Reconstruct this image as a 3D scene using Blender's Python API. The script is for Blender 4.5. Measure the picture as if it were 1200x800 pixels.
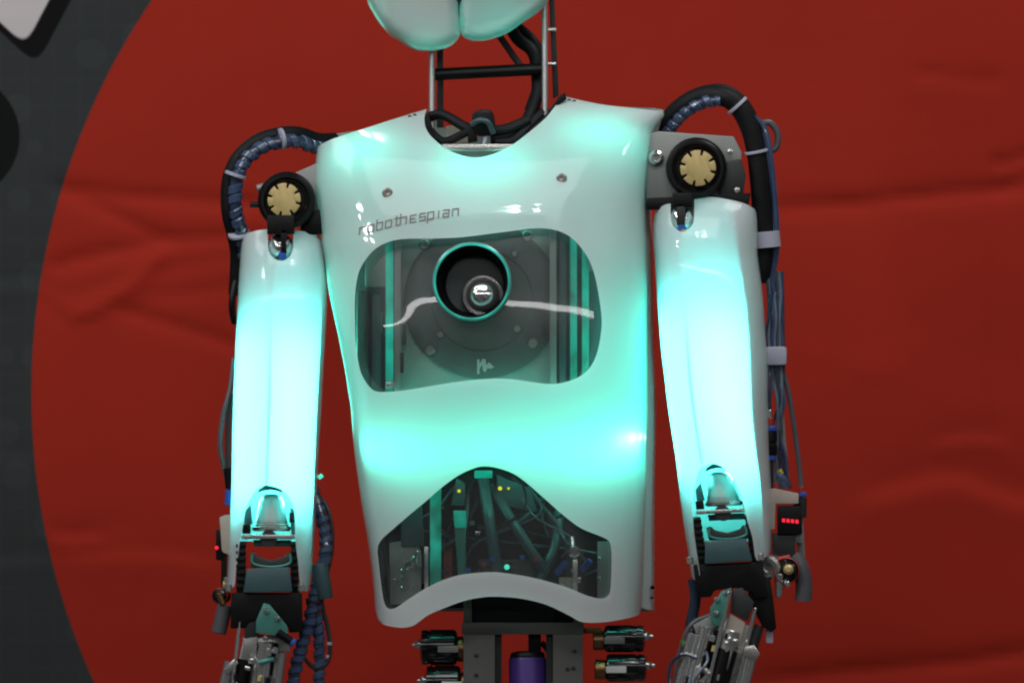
import bpy, bmesh, math, random
import numpy as np
from mathutils import Vector, Matrix
from mathutils.geometry import delaunay_2d_cdt

random.seed(4)
for o in list(bpy.data.objects): bpy.data.objects.remove(o)
SC = bpy.context.scene
COL = SC.collection

# ------------------------------------------------------------------ camera, world, lamps, exposure
CZ = 1.25            # height of the camera; one photo pixel is 1 mm at 4 m
DIST = 4.0
ROOT = Vector((0.0, 0.0, 0.80))
cam_d = bpy.data.cameras.new('camera'); cam = bpy.data.objects.new('camera', cam_d); COL.objects.link(cam)
cam.location = (0, -DIST, CZ); cam.rotation_euler = (math.radians(90), 0, 0)
cam_d.sensor_width = 36; cam_d.lens = 36 * DIST / 1.2
cam_d.clip_start = 0.05; cam_d.clip_end = 100
cam_d.dof.use_dof = True; cam_d.dof.focus_distance = 3.93; cam_d.dof.aperture_fstop = 9.0
SC.camera = cam
W = bpy.data.worlds.new('World'); SC.world = W; W.use_nodes = True
bg = W.node_tree.nodes['Background']; bg.inputs[1].default_value = 1.0
_n = W.node_tree.nodes; _l = W.node_tree.links                 # the dim hall around the stage: dark, with pale stands and walls everywhere
_tc = _n.new('ShaderNodeTexCoord'); _nz = _n.new('ShaderNodeTexNoise'); _nz.inputs['Scale'].default_value = 4.5; _nz.inputs['Detail'].default_value = 4
_rp = _n.new('ShaderNodeValToRGB'); _rp.color_ramp.elements[0].position = 0.48; _rp.color_ramp.elements[0].color = (0.008, 0.008, 0.009, 1)
_rp.color_ramp.elements[1].position = 0.66; _rp.color_ramp.elements[1].color = (0.17, 0.175, 0.175, 1)
_l.new(_tc.outputs['Generated'], _nz.inputs['Vector']); _l.new(_nz.outputs['Fac'], _rp.inputs[0]); _l.new(_rp.outputs[0], bg.inputs[0])
SC.view_settings.view_transform = 'Standard'; SC.view_settings.look = 'None'
SC.view_settings.exposure = 0; SC.view_settings.gamma = 1; SC.view_settings.use_curve_mapping = False
SC.cycles.max_bounces = 8; SC.cycles.transparent_max_bounces = 12
SC.cycles.caustics_reflective = False; SC.cycles.caustics_refractive = False
SC.cycles.sample_clamp_indirect = 4.0
SC.cycles.use_denoising = True
SC.cycles.pixel_filter_type = 'BLACKMAN_HARRIS'; SC.cycles.filter_width = 2.2

def area(name, loc, target, sx, sy, power, color=(1, 1, 1), roll=0.0, parent=None, spread=180):
    d = bpy.data.lights.new(name, 'AREA'); d.shape = 'RECTANGLE'; d.size = sx; d.size_y = sy
    d.energy = power; d.color = color; d.spread = math.radians(spread)
    o = bpy.data.objects.new(name, d); COL.objects.link(o); o.location = loc
    q = (Vector(target) - Vector(loc)).to_track_quat('-Z', 'Y')
    o.rotation_euler = (q.to_matrix() @ Matrix.Rotation(roll, 3, 'Z')).to_euler()
    if parent: o.parent = parent
    return o
HALL = (0.97, 0.99, 1.0)
# hall lighting: ceiling panels, and lamp clusters on the truss in front of the stage
area('ceiling_panel', (-0.3, -2.7, 3.9), (0, 0, 1.2), 3.0, 1.4, 40, HALL)
area('ceiling_panel', (1.7, -0.1, 4.2), (0.4, 0.8, 1.1), 1.6, 1.2, 34, HALL)
area('ceiling_panel', (-2.6, -1.3, 3.9), (-0.2, 0.4, 1.2), 1.6, 1.2, 26, HALL)  # unseen panel, brought forward as fill from the left
area('tube_lamp', (0.0, -5.0, 2.45), (0, 0, 1.3), 10.0, 0.13, 35, (1, 1, 1))
for cx, cy, cz, sp in ((-2.9, -3.0, 2.95, 0.16), (0.25, -3.0, 3.45, 0.15), (3.4, -2.3, 4.1, 0.14), (-0.84, -1.1, 4.05, 0.10)):
    for i in (-1, 1):
        for j in (-1, 1):
            k = 1.7 if cx < -2 else 1.0                             # the left truss carries larger lamps
            area('stage_lamp', (cx + sp * i, cy + (0.05 if i == j else 0), cz + sp * 0.8 * j), (0, 0, 1.25), 0.085 * k, 0.065 * k, 1.55 * k * k, (1, 1, 1))
# ------------------------------------------------------------------ coordinates: photo pixel + depth in mm -> metres
def P(px, py, d, root=ROOT):
    s = (DIST + d / 1000.0) / DIST
    return Vector(((px - 600) / 1000.0 * s, d / 1000.0, CZ + (400 - py) / 1000.0 * s)) - root

# ------------------------------------------------------------------ materials
def mat(name, col, metal=0.0, rough=0.4, var=0.10, scale=60, coat=0.0, bump=0.0, spec=0.5, detail=5):
    m = bpy.data.materials.new(name); m.use_nodes = True
    nt = m.node_tree; b = nt.nodes['Principled BSDF']
    tc = nt.nodes.new('ShaderNodeTexCoord')
    nz = nt.nodes.new('ShaderNodeTexNoise'); nz.inputs['Scale'].default_value = scale; nz.inputs['Detail'].default_value = detail
    nt.links.new(tc.outputs['Object'], nz.inputs['Vector'])
    mr = nt.nodes.new('ShaderNodeMapRange'); mr.inputs['To Min'].default_value = 1 - var; mr.inputs['To Max'].default_value = 1 + var
    nt.links.new(nz.outputs['Fac'], mr.inputs['Value'])
    mx = nt.nodes.new('ShaderNodeVectorMath'); mx.operation = 'SCALE'; mx.inputs[0].default_value = col[:3]
    nt.links.new(mr.outputs[0], mx.inputs['Scale']); nt.links.new(mx.outputs[0], b.inputs['Base Color'])
    r2 = nt.nodes.new('ShaderNodeMapRange'); r2.inputs['To Min'].default_value = max(0.02, rough * 0.75); r2.inputs['To Max'].default_value = min(1, rough * 1.3)
    nt.links.new(nz.outputs['Fac'], r2.inputs['Value']); nt.links.new(r2.outputs[0], b.inputs['Roughness'])
    b.inputs['Metallic'].default_value = metal; b.inputs['Coat Weight'].default_value = coat
    b.inputs['Specular IOR Level'].default_value = spec
    if bump:
        bp = nt.nodes.new('ShaderNodeBump'); bp.inputs['Strength'].default_value = bump; bp.inputs['Distance'].default_value = 0.001
        nt.links.new(nz.outputs['Fac'], bp.inputs['Height']); nt.links.new(bp.outputs[0], b.inputs['Normal'])
    return m
def emit(name, col, strength):
    m = bpy.data.materials.new(name); m.use_nodes = True; b = m.node_tree.nodes['Principled BSDF']
    b.inputs['Base Color'].default_value = (*[c * 0.3 for c in col], 1)
    b.inputs['Emission Color'].default_value = (*col, 1); b.inputs['Emission Strength'].default_value = strength
    return m
def shell_material(name, trans):
    m = mat(name, (0.76, 0.78, 0.78), 0, 0.38, 0.045, 14, coat=1.0, spec=0.3)
    nt = m.node_tree; b = nt.nodes['Principled BSDF']; out = nt.nodes['Material Output']
    tc = nt.nodes.new('ShaderNodeTexCoord'); sm = nt.nodes.new('ShaderNodeTexNoise'); sm.inputs['Scale'].default_value = 16; sm.inputs['Detail'].default_value = 7; sm.inputs['Distortion'].default_value = 1.2
    nt.links.new(tc.outputs['Object'], sm.inputs['Vector'])
    sr_ = nt.nodes.new('ShaderNodeMapRange'); sr_.inputs['From Min'].default_value = 0.4; sr_.inputs['From Max'].default_value = 0.75; sr_.inputs['To Min'].default_value = 0.025; sr_.inputs['To Max'].default_value = 0.16
    nt.links.new(sm.outputs['Fac'], sr_.inputs['Value']); nt.links.new(sr_.outputs[0], b.inputs['Coat Roughness'])
    wv = nt.nodes.new('ShaderNodeTexNoise'); wv.inputs['Scale'].default_value = 22; nt.links.new(tc.outputs['Object'], wv.inputs['Vector'])
    bp = nt.nodes.new('ShaderNodeBump'); bp.inputs['Strength'].default_value = 0.10; bp.inputs['Distance'].default_value = 0.003
    nt.links.new(wv.outputs['Fac'], bp.inputs['Height']); nt.links.new(bp.outputs[0], b.inputs['Coat Normal'])
    t = nt.nodes.new('ShaderNodeBsdfTranslucent'); t.inputs['Color'].default_value = (0.86, 0.9, 0.9, 1)
    mx = nt.nodes.new('ShaderNodeMixShader'); mx.inputs[0].default_value = trans
    nt.links.new(b.outputs[0], mx.inputs[1]); nt.links.new(t.outputs[0], mx.inputs[2]); nt.links.new(mx.outputs[0], out.inputs[0])
    return m
def pane_material(name, tint, gloss=0.02, haze=0.0):
    m = bpy.data.materials.new(name); m.use_nodes = True; nt = m.node_tree
    out = nt.nodes['Material Output']; nt.nodes.remove(nt.nodes['Principled BSDF'])
    tr = nt.nodes.new('ShaderNodeBsdfTransparent'); tr.inputs[0].default_value = (*tint, 1)
    gl = nt.nodes.new('ShaderNodeBsdfGlossy'); gl.inputs['Roughness'].default_value = gloss; gl.inputs['Color'].default_value = (1, 1, 1, 1)
    fr = nt.nodes.new('ShaderNodeFresnel'); fr.inputs['IOR'].default_value = 1.55
    nz = nt.nodes.new('ShaderNodeTexNoise'); nz.inputs['Scale'].default_value = 9
    bp = nt.nodes.new('ShaderNodeBump'); bp.inputs['Strength'].default_value = 0.12; bp.inputs['Distance'].default_value = 0.004
    tc = nt.nodes.new('ShaderNodeTexCoord'); nt.links.new(tc.outputs['Object'], nz.inputs['Vector'])
    nt.links.new(nz.outputs['Fac'], bp.inputs['Height']); nt.links.new(bp.outputs[0], gl.inputs['Normal'])
    mx = nt.nodes.new('ShaderNodeMixShader')
    nt.links.new(fr.outputs[0], mx.inputs[0]); nt.links.new(tr.outputs[0], mx.inputs[1]); nt.links.new(gl.outputs[0], mx.inputs[2])
    last = mx.outputs[0]
    if haze:                                                     # grey glare veil built in: a soft second gloss and a little milky scatter
        g2 = nt.nodes.new('ShaderNodeBsdfGlossy'); g2.inputs['Roughness'].default_value = 0.22
        df = nt.nodes.new('ShaderNodeBsdfDiffuse'); df.inputs['Color'].default_value = (0.8, 0.82, 0.82, 1)
        m2 = nt.nodes.new('ShaderNodeMixShader'); m2.inputs[0].default_value = 0.5; nt.links.new(g2.outputs[0], m2.inputs[1]); nt.links.new(df.outputs[0], m2.inputs[2])
        m3 = nt.nodes.new('ShaderNodeMixShader'); m3.inputs[0].default_value = haze; nt.links.new(last, m3.inputs[1]); nt.links.new(m2.outputs[0], m3.inputs[2]); last = m3.outputs[0]
    nt.links.new(last, out.inputs[0])
    return m
M = dict(
    shell=shell_material('white_translucent_shell', 0.36),
    arm=shell_material('white_translucent_arm_shell', 0.36),
    white=mat('white_plastic', (0.62, 0.62, 0.60), 0, 0.3, 0.04, 20),
    beige=mat('beige_plastic', (0.42, 0.36, 0.30), 0, 0.5, 0.08),
    black=mat('black_plastic', (0.006, 0.006, 0.0065), 0, 0.36, 0.2, spec=0.22),
    gloss=mat('glossy_black', (0.007, 0.007, 0.008), 0, 0.14, 0.2, 40, coat=0.6),
    matt=mat('matt_black_tube', (0.004, 0.004, 0.004), 0, 0.7, 0.1, spec=0.1),
    rubber=mat('black_sleeve', (0.007, 0.007, 0.008), 0, 0.55, 0.3, 300, bump=0.5, spec=0.25),
    dark=mat('dark_grey_plastic', (0.025, 0.027, 0.027), 0, 0.4, 0.15),
    disc=mat('dark_speaker_disc', (0.105, 0.125, 0.122), 0, 0.35, 0.15),
    grey=mat('grey_painted_metal', (0.085, 0.082, 0.074), 0.1, 0.5, 0.12, 40, bump=0.15),
    bracket=mat('grey_anodised_metal', (0.29, 0.30, 0.285), 0.3, 0.4, 0.1, 50, bump=0.1),
    plate=mat('grey_green_plate', (0.36, 0.40, 0.38), 0.2, 0.45, 0.1, 30),
    steel=mat('brushed_steel', (0.64, 0.62, 0.59), 0.85, 0.27, 0.08, 30, detail=2),
    rod=mat('satin_steel_rod', (0.72, 0.72, 0.71), 0.8, 0.38, 0.02, 6, detail=0),
    chrome=mat('polished_chrome', (0.85, 0.84, 0.83), 0.92, 0.16, 0.02, 6, detail=0),
    brass=mat('matte_brass', (0.62, 0.47, 0.20), 0.35, 0.42, 0.12, 120),
    bronze=mat('bronze_collar', (0.30, 0.17, 0.07), 0.9, 0.35, 0.2),
    blue=mat('blue_grey_wrap', (0.055, 0.085, 0.165), 0, 0.2, 0.35, 60, coat=0.8),
    lilac=mat('lilac_cable_tie', (0.44, 0.44, 0.54), 0, 0.45, 0.08),
    navy=mat('navy_glossy_hose', (0.03, 0.05, 0.09), 0, 0.1, 0.2, 80, coat=1.0),
    clear=mat('smoky_clear_tube', (0.16, 0.20, 0.27), 0, 0.08, 0.1, 80, coat=1.0),
    greyhose=mat('grey_hose', (0.09, 0.09, 0.10), 0, 0.3, 0.15),
    cobalt=mat('cobalt_blue_plastic', (0.02, 0.10, 0.45), 0, 0.35, 0.1),
    red=mat('red_plastic', (0.40, 0.03, 0.02), 0, 0.4, 0.1),
    green=mat('green_plastic', (0.05, 0.3, 0.06), 0, 0.4, 0.1),
    yellow=mat('yellow_plastic', (0.5, 0.4, 0.03), 0, 0.4, 0.1),
    purple=mat('purple_anodised', (0.075, 0.035, 0.22), 0.2, 0.35, 0.12, 50),
    tealbox=mat('teal_grey_block', (0.05, 0.10, 0.11), 0.1, 0.35, 0.12),
    tealring=mat('teal_ring', (0.16, 0.42, 0.38), 0.3, 0.2, 0.08),
    tealpart=mat('teal_plastic', (0.05, 0.24, 0.21), 0, 0.35, 0.12),
    pcb=mat('green_anodised_bracket', (0.08, 0.26, 0.22), 0.3, 0.3, 0.12),
    print=mat('grey_brown_print', (0.24, 0.20, 0.20), 0, 0.5, 0.2, 400),
    screw=mat('screw_metal', (0.38, 0.36, 0.33), 0.9, 0.35, 0.1),
    pane=pane_material('clear_window_pane', (0.86, 0.9, 0.89), 0.03, 0.055),
    dome=pane_material('clear_dome', (0.92, 0.96, 0.96), 0.05),
    ledy=emit('yellow_led', (1.0, 0.85, 0.02), 0.85),
    ledr=emit('red_led', (1.0, 0.015, 0.04), 1.1),
    glowstrip=emit('teal_glow_strip', (0.0, 0.75, 0.54), 0.42),  # lit rails and pillars: their teal light put in as emission
    glowrim=emit('teal_glow_rim', (0.03, 0.85, 0.66), 0.62),  # edge-lit ring rim: its glow put in as emission
    ledt=emit('teal_led', (0.08, 0.9, 0.65), 0.9),
)

for _k in ('glowstrip', 'glowrim'):                                  # uneven brightness along the strip
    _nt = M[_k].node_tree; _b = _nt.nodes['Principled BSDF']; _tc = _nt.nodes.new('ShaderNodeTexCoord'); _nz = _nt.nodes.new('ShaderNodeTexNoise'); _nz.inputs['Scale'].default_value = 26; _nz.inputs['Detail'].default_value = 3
    _mr = _nt.nodes.new('ShaderNodeMapRange'); _mr.inputs['From Min'].default_value = 0.35; _mr.inputs['From Max'].default_value = 0.7; _mr.inputs['To Min'].default_value = 0.06; _mr.inputs['To Max'].default_value = 0.50 if _k == 'glowstrip' else 0.62
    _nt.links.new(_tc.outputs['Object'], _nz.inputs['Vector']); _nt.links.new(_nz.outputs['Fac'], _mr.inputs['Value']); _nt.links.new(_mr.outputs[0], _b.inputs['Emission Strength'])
# ------------------------------------------------------------------ small math helpers
def catmull(pts, n=6, closed=False):
    pts = [Vector(p) for p in pts]; out = []; N = len(pts)
    rng = range(N) if closed else range(N - 1)
    for i in rng:
        if closed: a, b, c, d = pts[(i - 1) % N], pts[i], pts[(i + 1) % N], pts[(i + 2) % N]
        else: a, b, c, d = pts[max(i - 1, 0)], pts[i], pts[i + 1], pts[min(i + 2, N - 1)]
        for k in range(n):
            t = k / n
            out.append(0.5 * ((2 * b) + (c - a) * t + (2 * a - 5 * b + 4 * c - d) * t * t + (3 * b - a - 3 * c + d) * t ** 3))
    if not closed: out.append(pts[-1])
    return out
def itp(tab):
    xs = np.array([t[0] for t in tab], float); ys = np.array([t[1] for t in tab], float)
    dx = np.diff(xs); s = np.diff(ys) / dx
    m = np.concatenate(([s[0]], (s[1:] + s[:-1]) / 2, [s[-1]]))          # smooth (hermite) interpolation, overshoot limited
    for i in range(1, len(xs) - 1):
        if s[i - 1] * s[i] <= 0: m[i] = 0
    def f(v):
        v = min(max(v, xs[0]), xs[-1]); i = min(int(np.searchsorted(xs, v, 'right')) - 1, len(xs) - 2); i = max(i, 0)
        h = xs[i + 1] - xs[i]; t = (v - xs[i]) / h
        return ((2 * t ** 3 - 3 * t * t + 1) * ys[i] + (t ** 3 - 2 * t * t + t) * h * m[i] + (3 * t * t - 2 * t ** 3) * ys[i + 1] + (t ** 3 - t * t) * h * m[i + 1])
    return f

# ------------------------------------------------------------------ mesh builder (coordinates: px, py, depth mm)
class MB:
    def __init__(s, root=ROOT, xf=None): s.v = []; s.f = []; s.root = root; s.xf = xf
    def add(s, verts, faces):
        n = len(s.v); s.v += [tuple(v) for v in verts]; s.f += [tuple(i + n for i in f) for f in faces]; return s
    def box(s, x0, x1, y0, y1, d0, d1): return s.prism([(x0, y0), (x1, y0), (x1, y1), (x0, y1)], d0, d1)
    def prism(s, poly, d0, d1):
        n = len(poly)
        v = [(x, y, d0) for x, y in poly] + [(x, y, d1) for x, y in poly]
        return s.add(v, [tuple(range(n)), tuple(range(2 * n - 1, n - 1, -1))] + [(i, n + i, n + (i + 1) % n, (i + 1) % n) for i in range(n)])
    def ring_frames(s, pts):
        pts = [Vector(p) for p in pts]; out = []; nrm = None
        for i, p in enumerate(pts):
            t = (pts[min(i + 1, len(pts) - 1)] - pts[max(i - 1, 0)])
            t = t.normalized() if t.length > 1e-9 else Vector((0, 1, 0))
            if nrm is None:
                nrm = t.orthogonal().normalized()
            else:
                nrm = (nrm - t * nrm.dot(t)); nrm = nrm.normalized() if nrm.length > 1e-6 else t.orthogonal().normalized()
            out.append((p, nrm.copy(), t.cross(nrm)))
        return out
    def tube(s, pts, r, seg=10, smooth=5, r1=None):
        if smooth and len(pts) > 2: pts = catmull(pts, smooth)
        fr = s.ring_frames(pts); v = []; f = []; n = len(fr)
        for i, (p, a, b) in enumerate(fr):
            rr = r if r1 is None else r + (r1 - r) * i / max(n - 1, 1)
            for k in range(seg):
                th = 2 * math.pi * k / seg; v.append(p + (a * math.cos(th) + b * math.sin(th)) * rr)
        for i in range(n - 1):
            for k in range(seg): f.append((i * seg + k, i * seg + (k + 1) % seg, (i + 1) * seg + (k + 1) % seg, (i + 1) * seg + k))
        f.append(tuple(range(seg - 1, -1, -1))); f.append(tuple((n - 1) * seg + k for k in range(seg)))
        return s.add(v, f)
    def lathe(s, c, axis, prof, seg=32, cap=True):
        c = Vector(c); ax = Vector(axis).normalized()
        a = ax.orthogonal().normalized(); b = ax.cross(a); v = []; f = []
        for r, h in prof:
            for k in range(seg):
                th = 2 * math.pi * k / seg; v.append(c + ax * h + (a * math.cos(th) + b * math.sin(th)) * max(r, 0.02))
        n = len(prof)
        for i in range(n - 1):
            for k in range(seg): f.append((i * seg + k, i * seg + (k + 1) % seg, (i + 1) * seg + (k + 1) % seg, (i + 1) * seg + k))
        if cap: f.append(tuple(range(seg - 1, -1, -1))); f.append(tuple((n - 1) * seg + k for k in range(seg)))
        return s.add(v, f)
    def cyl(s, a, b, r, r1=None, seg=20):
        a = Vector(a); b = Vector(b)
        if b.y >= 840: b = a + (b - a) * 2.0            # forearm rods run on below the frame
        h = (b - a).length; r1 = r if r1 is None else r1; e = min(1.0, r * 0.2, h * 0.2)
        return s.lathe(a, b - a, [(r - e, 0), (r, e), (r1, h - e), (r1 - e, h)], seg)
    def helix(s, pts, r, pitch, width, thick=1.2, seg=14):
        """a band wound round a curve"""
        pts = catmull(pts, 8); fr = s.ring_frames(pts)
        L = [0.0]
        for i in range(1, len(fr)): L.append(L[-1] + (fr[i][0] - fr[i - 1][0]).length)
        def at(l):
            l = min(max(l, 0), L[-1]); i = int(np.searchsorted(L, l, 'right')) - 1; i = min(max(i, 0), len(fr) - 2)
            t = (l - L[i]) / max(L[i + 1] - L[i], 1e-9)
            p, a, b = [fr[i][k].lerp(fr[i + 1][k], t) for k in range(3)]; return p, a.normalized(), b.normalized()
        n = int(L[-1] / pitch * seg); v = []; f = []; hr = random.Random(int(pitch * 10 + L[-1])); nt = n // seg + 3
        jt = [hr.uniform(-0.22, 0.22) * pitch for _ in range(nt)]; jr = [hr.uniform(-0.5, 0.7) for _ in range(nt)]; jw = [hr.uniform(0.75, 1.12) for _ in range(nt)]
        lp_ = lambda a, x: a[int(x)] + (a[int(x) + 1] - a[int(x)]) * (x - int(x))
        for i in range(n + 1):
            th = 2 * math.pi * i / seg; x_ = i / seg; l = pitch * x_ + lp_(jt, x_); w_ = width * lp_(jw, x_); t_ = thick + lp_(jr, x_)
            for dl, rr in ((0, r), (w_ * 0.15, r + t_), (w_ * 0.85, r + t_), (w_, r)):
                p, a, b = at(l + dl); v.append(p + (a * math.cos(th) + b * math.sin(th)) * rr)
        for i in range(n):
            for k in range(3): f.append((i * 4 + k, i * 4 + k + 1, (i + 1) * 4 + k + 1, (i + 1) * 4 + k))
        return s.add(v, f)
    def build(s, name, m, parent=None, bevel=0.0, angle=35, flange=0.0):
        me = bpy.data.meshes.new(name)
        vs = [s.xf(*v) if s.xf else v for v in s.v]
        me.from_pydata([P(*v, s.root) for v in vs], [], s.f)
        bm = bmesh.new(); bm.from_mesh(me)
        if flange == 0: bmesh.ops.recalc_face_normals(bm, faces=bm.faces)
        if bevel:
            ed = [e for e in bm.edges if len(e.link_faces) == 2 and e.calc_face_angle(0) > math.radians(30)]
            bmesh.ops.bevel(bm, geom=ed, offset=bevel / 1000, segments=2, profile=0.6, affect='EDGES', clamp_overlap=True)
        bm.to_mesh(me); bm.free()
        me.polygons.foreach_set('use_smooth', [True] * len(me.polygons)); me.set_sharp_from_angle(angle=math.radians(angle))
        me.materials.append(m)
        o = bpy.data.objects.new(name, me); COL.objects.link(o)
        if parent: o.parent = parent
        return o

def inside(poly, pts):
    """numpy even-odd test"""
    x = pts[:, 0]; y = pts[:, 1]; res = np.zeros(len(pts), bool); n = len(poly); j = n - 1
    for i in range(n):
        xi, yi = poly[i]; xj, yj = poly[j]
        if yi != yj:
            c = ((yi > y) != (yj > y)) & (x < (xj - xi) * (y - yi) / (yj - yi) + xi); res ^= c
        j = i
    return res
def densify(poly, step):
    out = []
    for i in range(len(poly)):
        a = np.array(poly[i], float); b = np.array(poly[(i + 1) % len(poly)], float); n = max(1, int(round(np.linalg.norm(b - a) / step)))
        for k in range(n): out.append(a + (b - a) * k / n)
    res = []
    for p in out:
        if not res or np.linalg.norm(p - res[-1]) > step * 0.25: res.append(p)
    return np.array(res)
def sheet(outer, holes, step, to3d, flange=5.0, flange_outer=True):
    """A curved sheet: outline and holes in a flat (s, t) domain, meshed evenly and mapped to 3-D; rims folded inwards."""
    loops = [densify(outer, step)] + [densify(h, step * 0.7) for h in holes]
    B = np.vstack(loops); lo = loops[0].min(0); hi = loops[0].max(0)
    gx = []; row = 0; y = lo[1] + step * 0.5
    while y < hi[1]:
        x = lo[0] + (0.5 if row % 2 else 0.0) * step
        while x < hi[0]: gx.append((x, y)); x += step
        y += step * 0.866; row += 1
    g = np.array(gx); k = inside(loops[0], g)
    for h in loops[1:]: k &= ~inside(h, g)
    g = g[k]; keep = np.ones(len(g), bool)
    for i in range(0, len(B), 200): keep &= (np.linalg.norm(g[:, None, :] - B[None, i:i + 200, :], axis=2).min(1) > step * 0.55)
    g = g[keep]
    V = np.vstack([B, g]); E = []; o = 0
    for l in loops:
        n = len(l); E += [(o + i, o + (i + 1) % n) for i in range(n)]; o += n
    r = delaunay_2d_cdt([Vector(p) for p in V], E, [], 0, 1e-6)
    v2 = np.array([tuple(p) for p in r[0]]); F = [tuple(f) for f in r[2]]
    cen = np.array([v2[list(f)].mean(0) for f in F]); k = inside(loops[0], cen)
    for h in loops[1:]: k &= ~inside(h, cen)
    F = [f for f, q in zip(F, k) if q]
    verts = [to3d(*p) for p in v2]
    used = {}
    for f in F:
        for a, b in zip(f, f[1:] + f[:1]): used[(a, b)] = used.get((a, b), 0) + 1
    bound = [e for e in used if (e[1], e[0]) not in used]
    if flange:
        nb = {}
        for a, b in bound:
            for q in (a, b):
                if q not in nb:
                    x, yy, d = verts[q]; nb[q] = len(verts); verts.append((x, yy, d + flange))
        for a, b in bound: F.append((b, a, nb[a], nb[b]))
    return verts, F

# ------------------------------------------------------------------ superellipse cross-section, parametrised by arc length
class Sect:
    def __init__(s, n=3.0, ratio=0.55):
        th = np.linspace(0, math.pi, 4001); c = np.cos(th); si = np.sin(th)
        x = -np.sign(c) * np.abs(c) ** (2 / n); y = np.abs(si) ** (2 / n)
        L = np.concatenate(([0], np.cumsum(np.hypot(np.diff(x), np.diff(y) * ratio))))
        s.u = L / L[-1] * 2 - 1; s.x = x; s.y = y; s.half = L[-1] / 2
    def xy(s, u): return float(np.interp(u, s.u, s.x)), float(np.interp(u, s.u, s.y))
    def inv(s, x): return float(np.interp(x, s.x, s.u))
class Shell:
    """front half-shell between silhouettes L(py), R(py) with depth D(py)"""
    def __init__(s, L, R, D, n=3.0, ratio=0.55, base=0.0, relief=None, scale=200):
        s.L = itp(L); s.R = itp(R); s.D = itp(D); s.se = Sect(n, ratio); s.base = base; s.relief = relief; s.k = s.se.half * scale
    def dom(s, px, py):
        l, r = s.L(py), s.R(py); q = (px - (l + r) / 2) / ((r - l) / 2)
        return (s.se.inv(min(max(q, -1), 1)) * s.k, py)
    def to3d(s, a, t):
        x, y = s.se.xy(min(max(a / s.k, -1), 1)); l, r = s.L(t), s.R(t)
        px = (l + r) / 2 + (r - l) / 2 * x; d = s.base - s.D(t) * y
        if s.relief: d += s.relief(px, t) * min(1, y * 1.2)
        return (px, t, d)
    def depth(s, px, py): return s.to3d(*s.dom(px, py))[2]

def tag(o, label=None, cat=None, kind=None, group=None):
    if label: o['label'] = label
    if cat: o['category'] = cat
    if kind: o['kind'] = kind
    if group: o['group'] = group
    return o
def empty(name, parent=None, loc=(0, 0, 0)):
    o = bpy.data.objects.new(name, None); COL.objects.link(o); o.location = loc; o.empty_display_size = 0.05
    if parent: o.parent = parent
    return o

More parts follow.
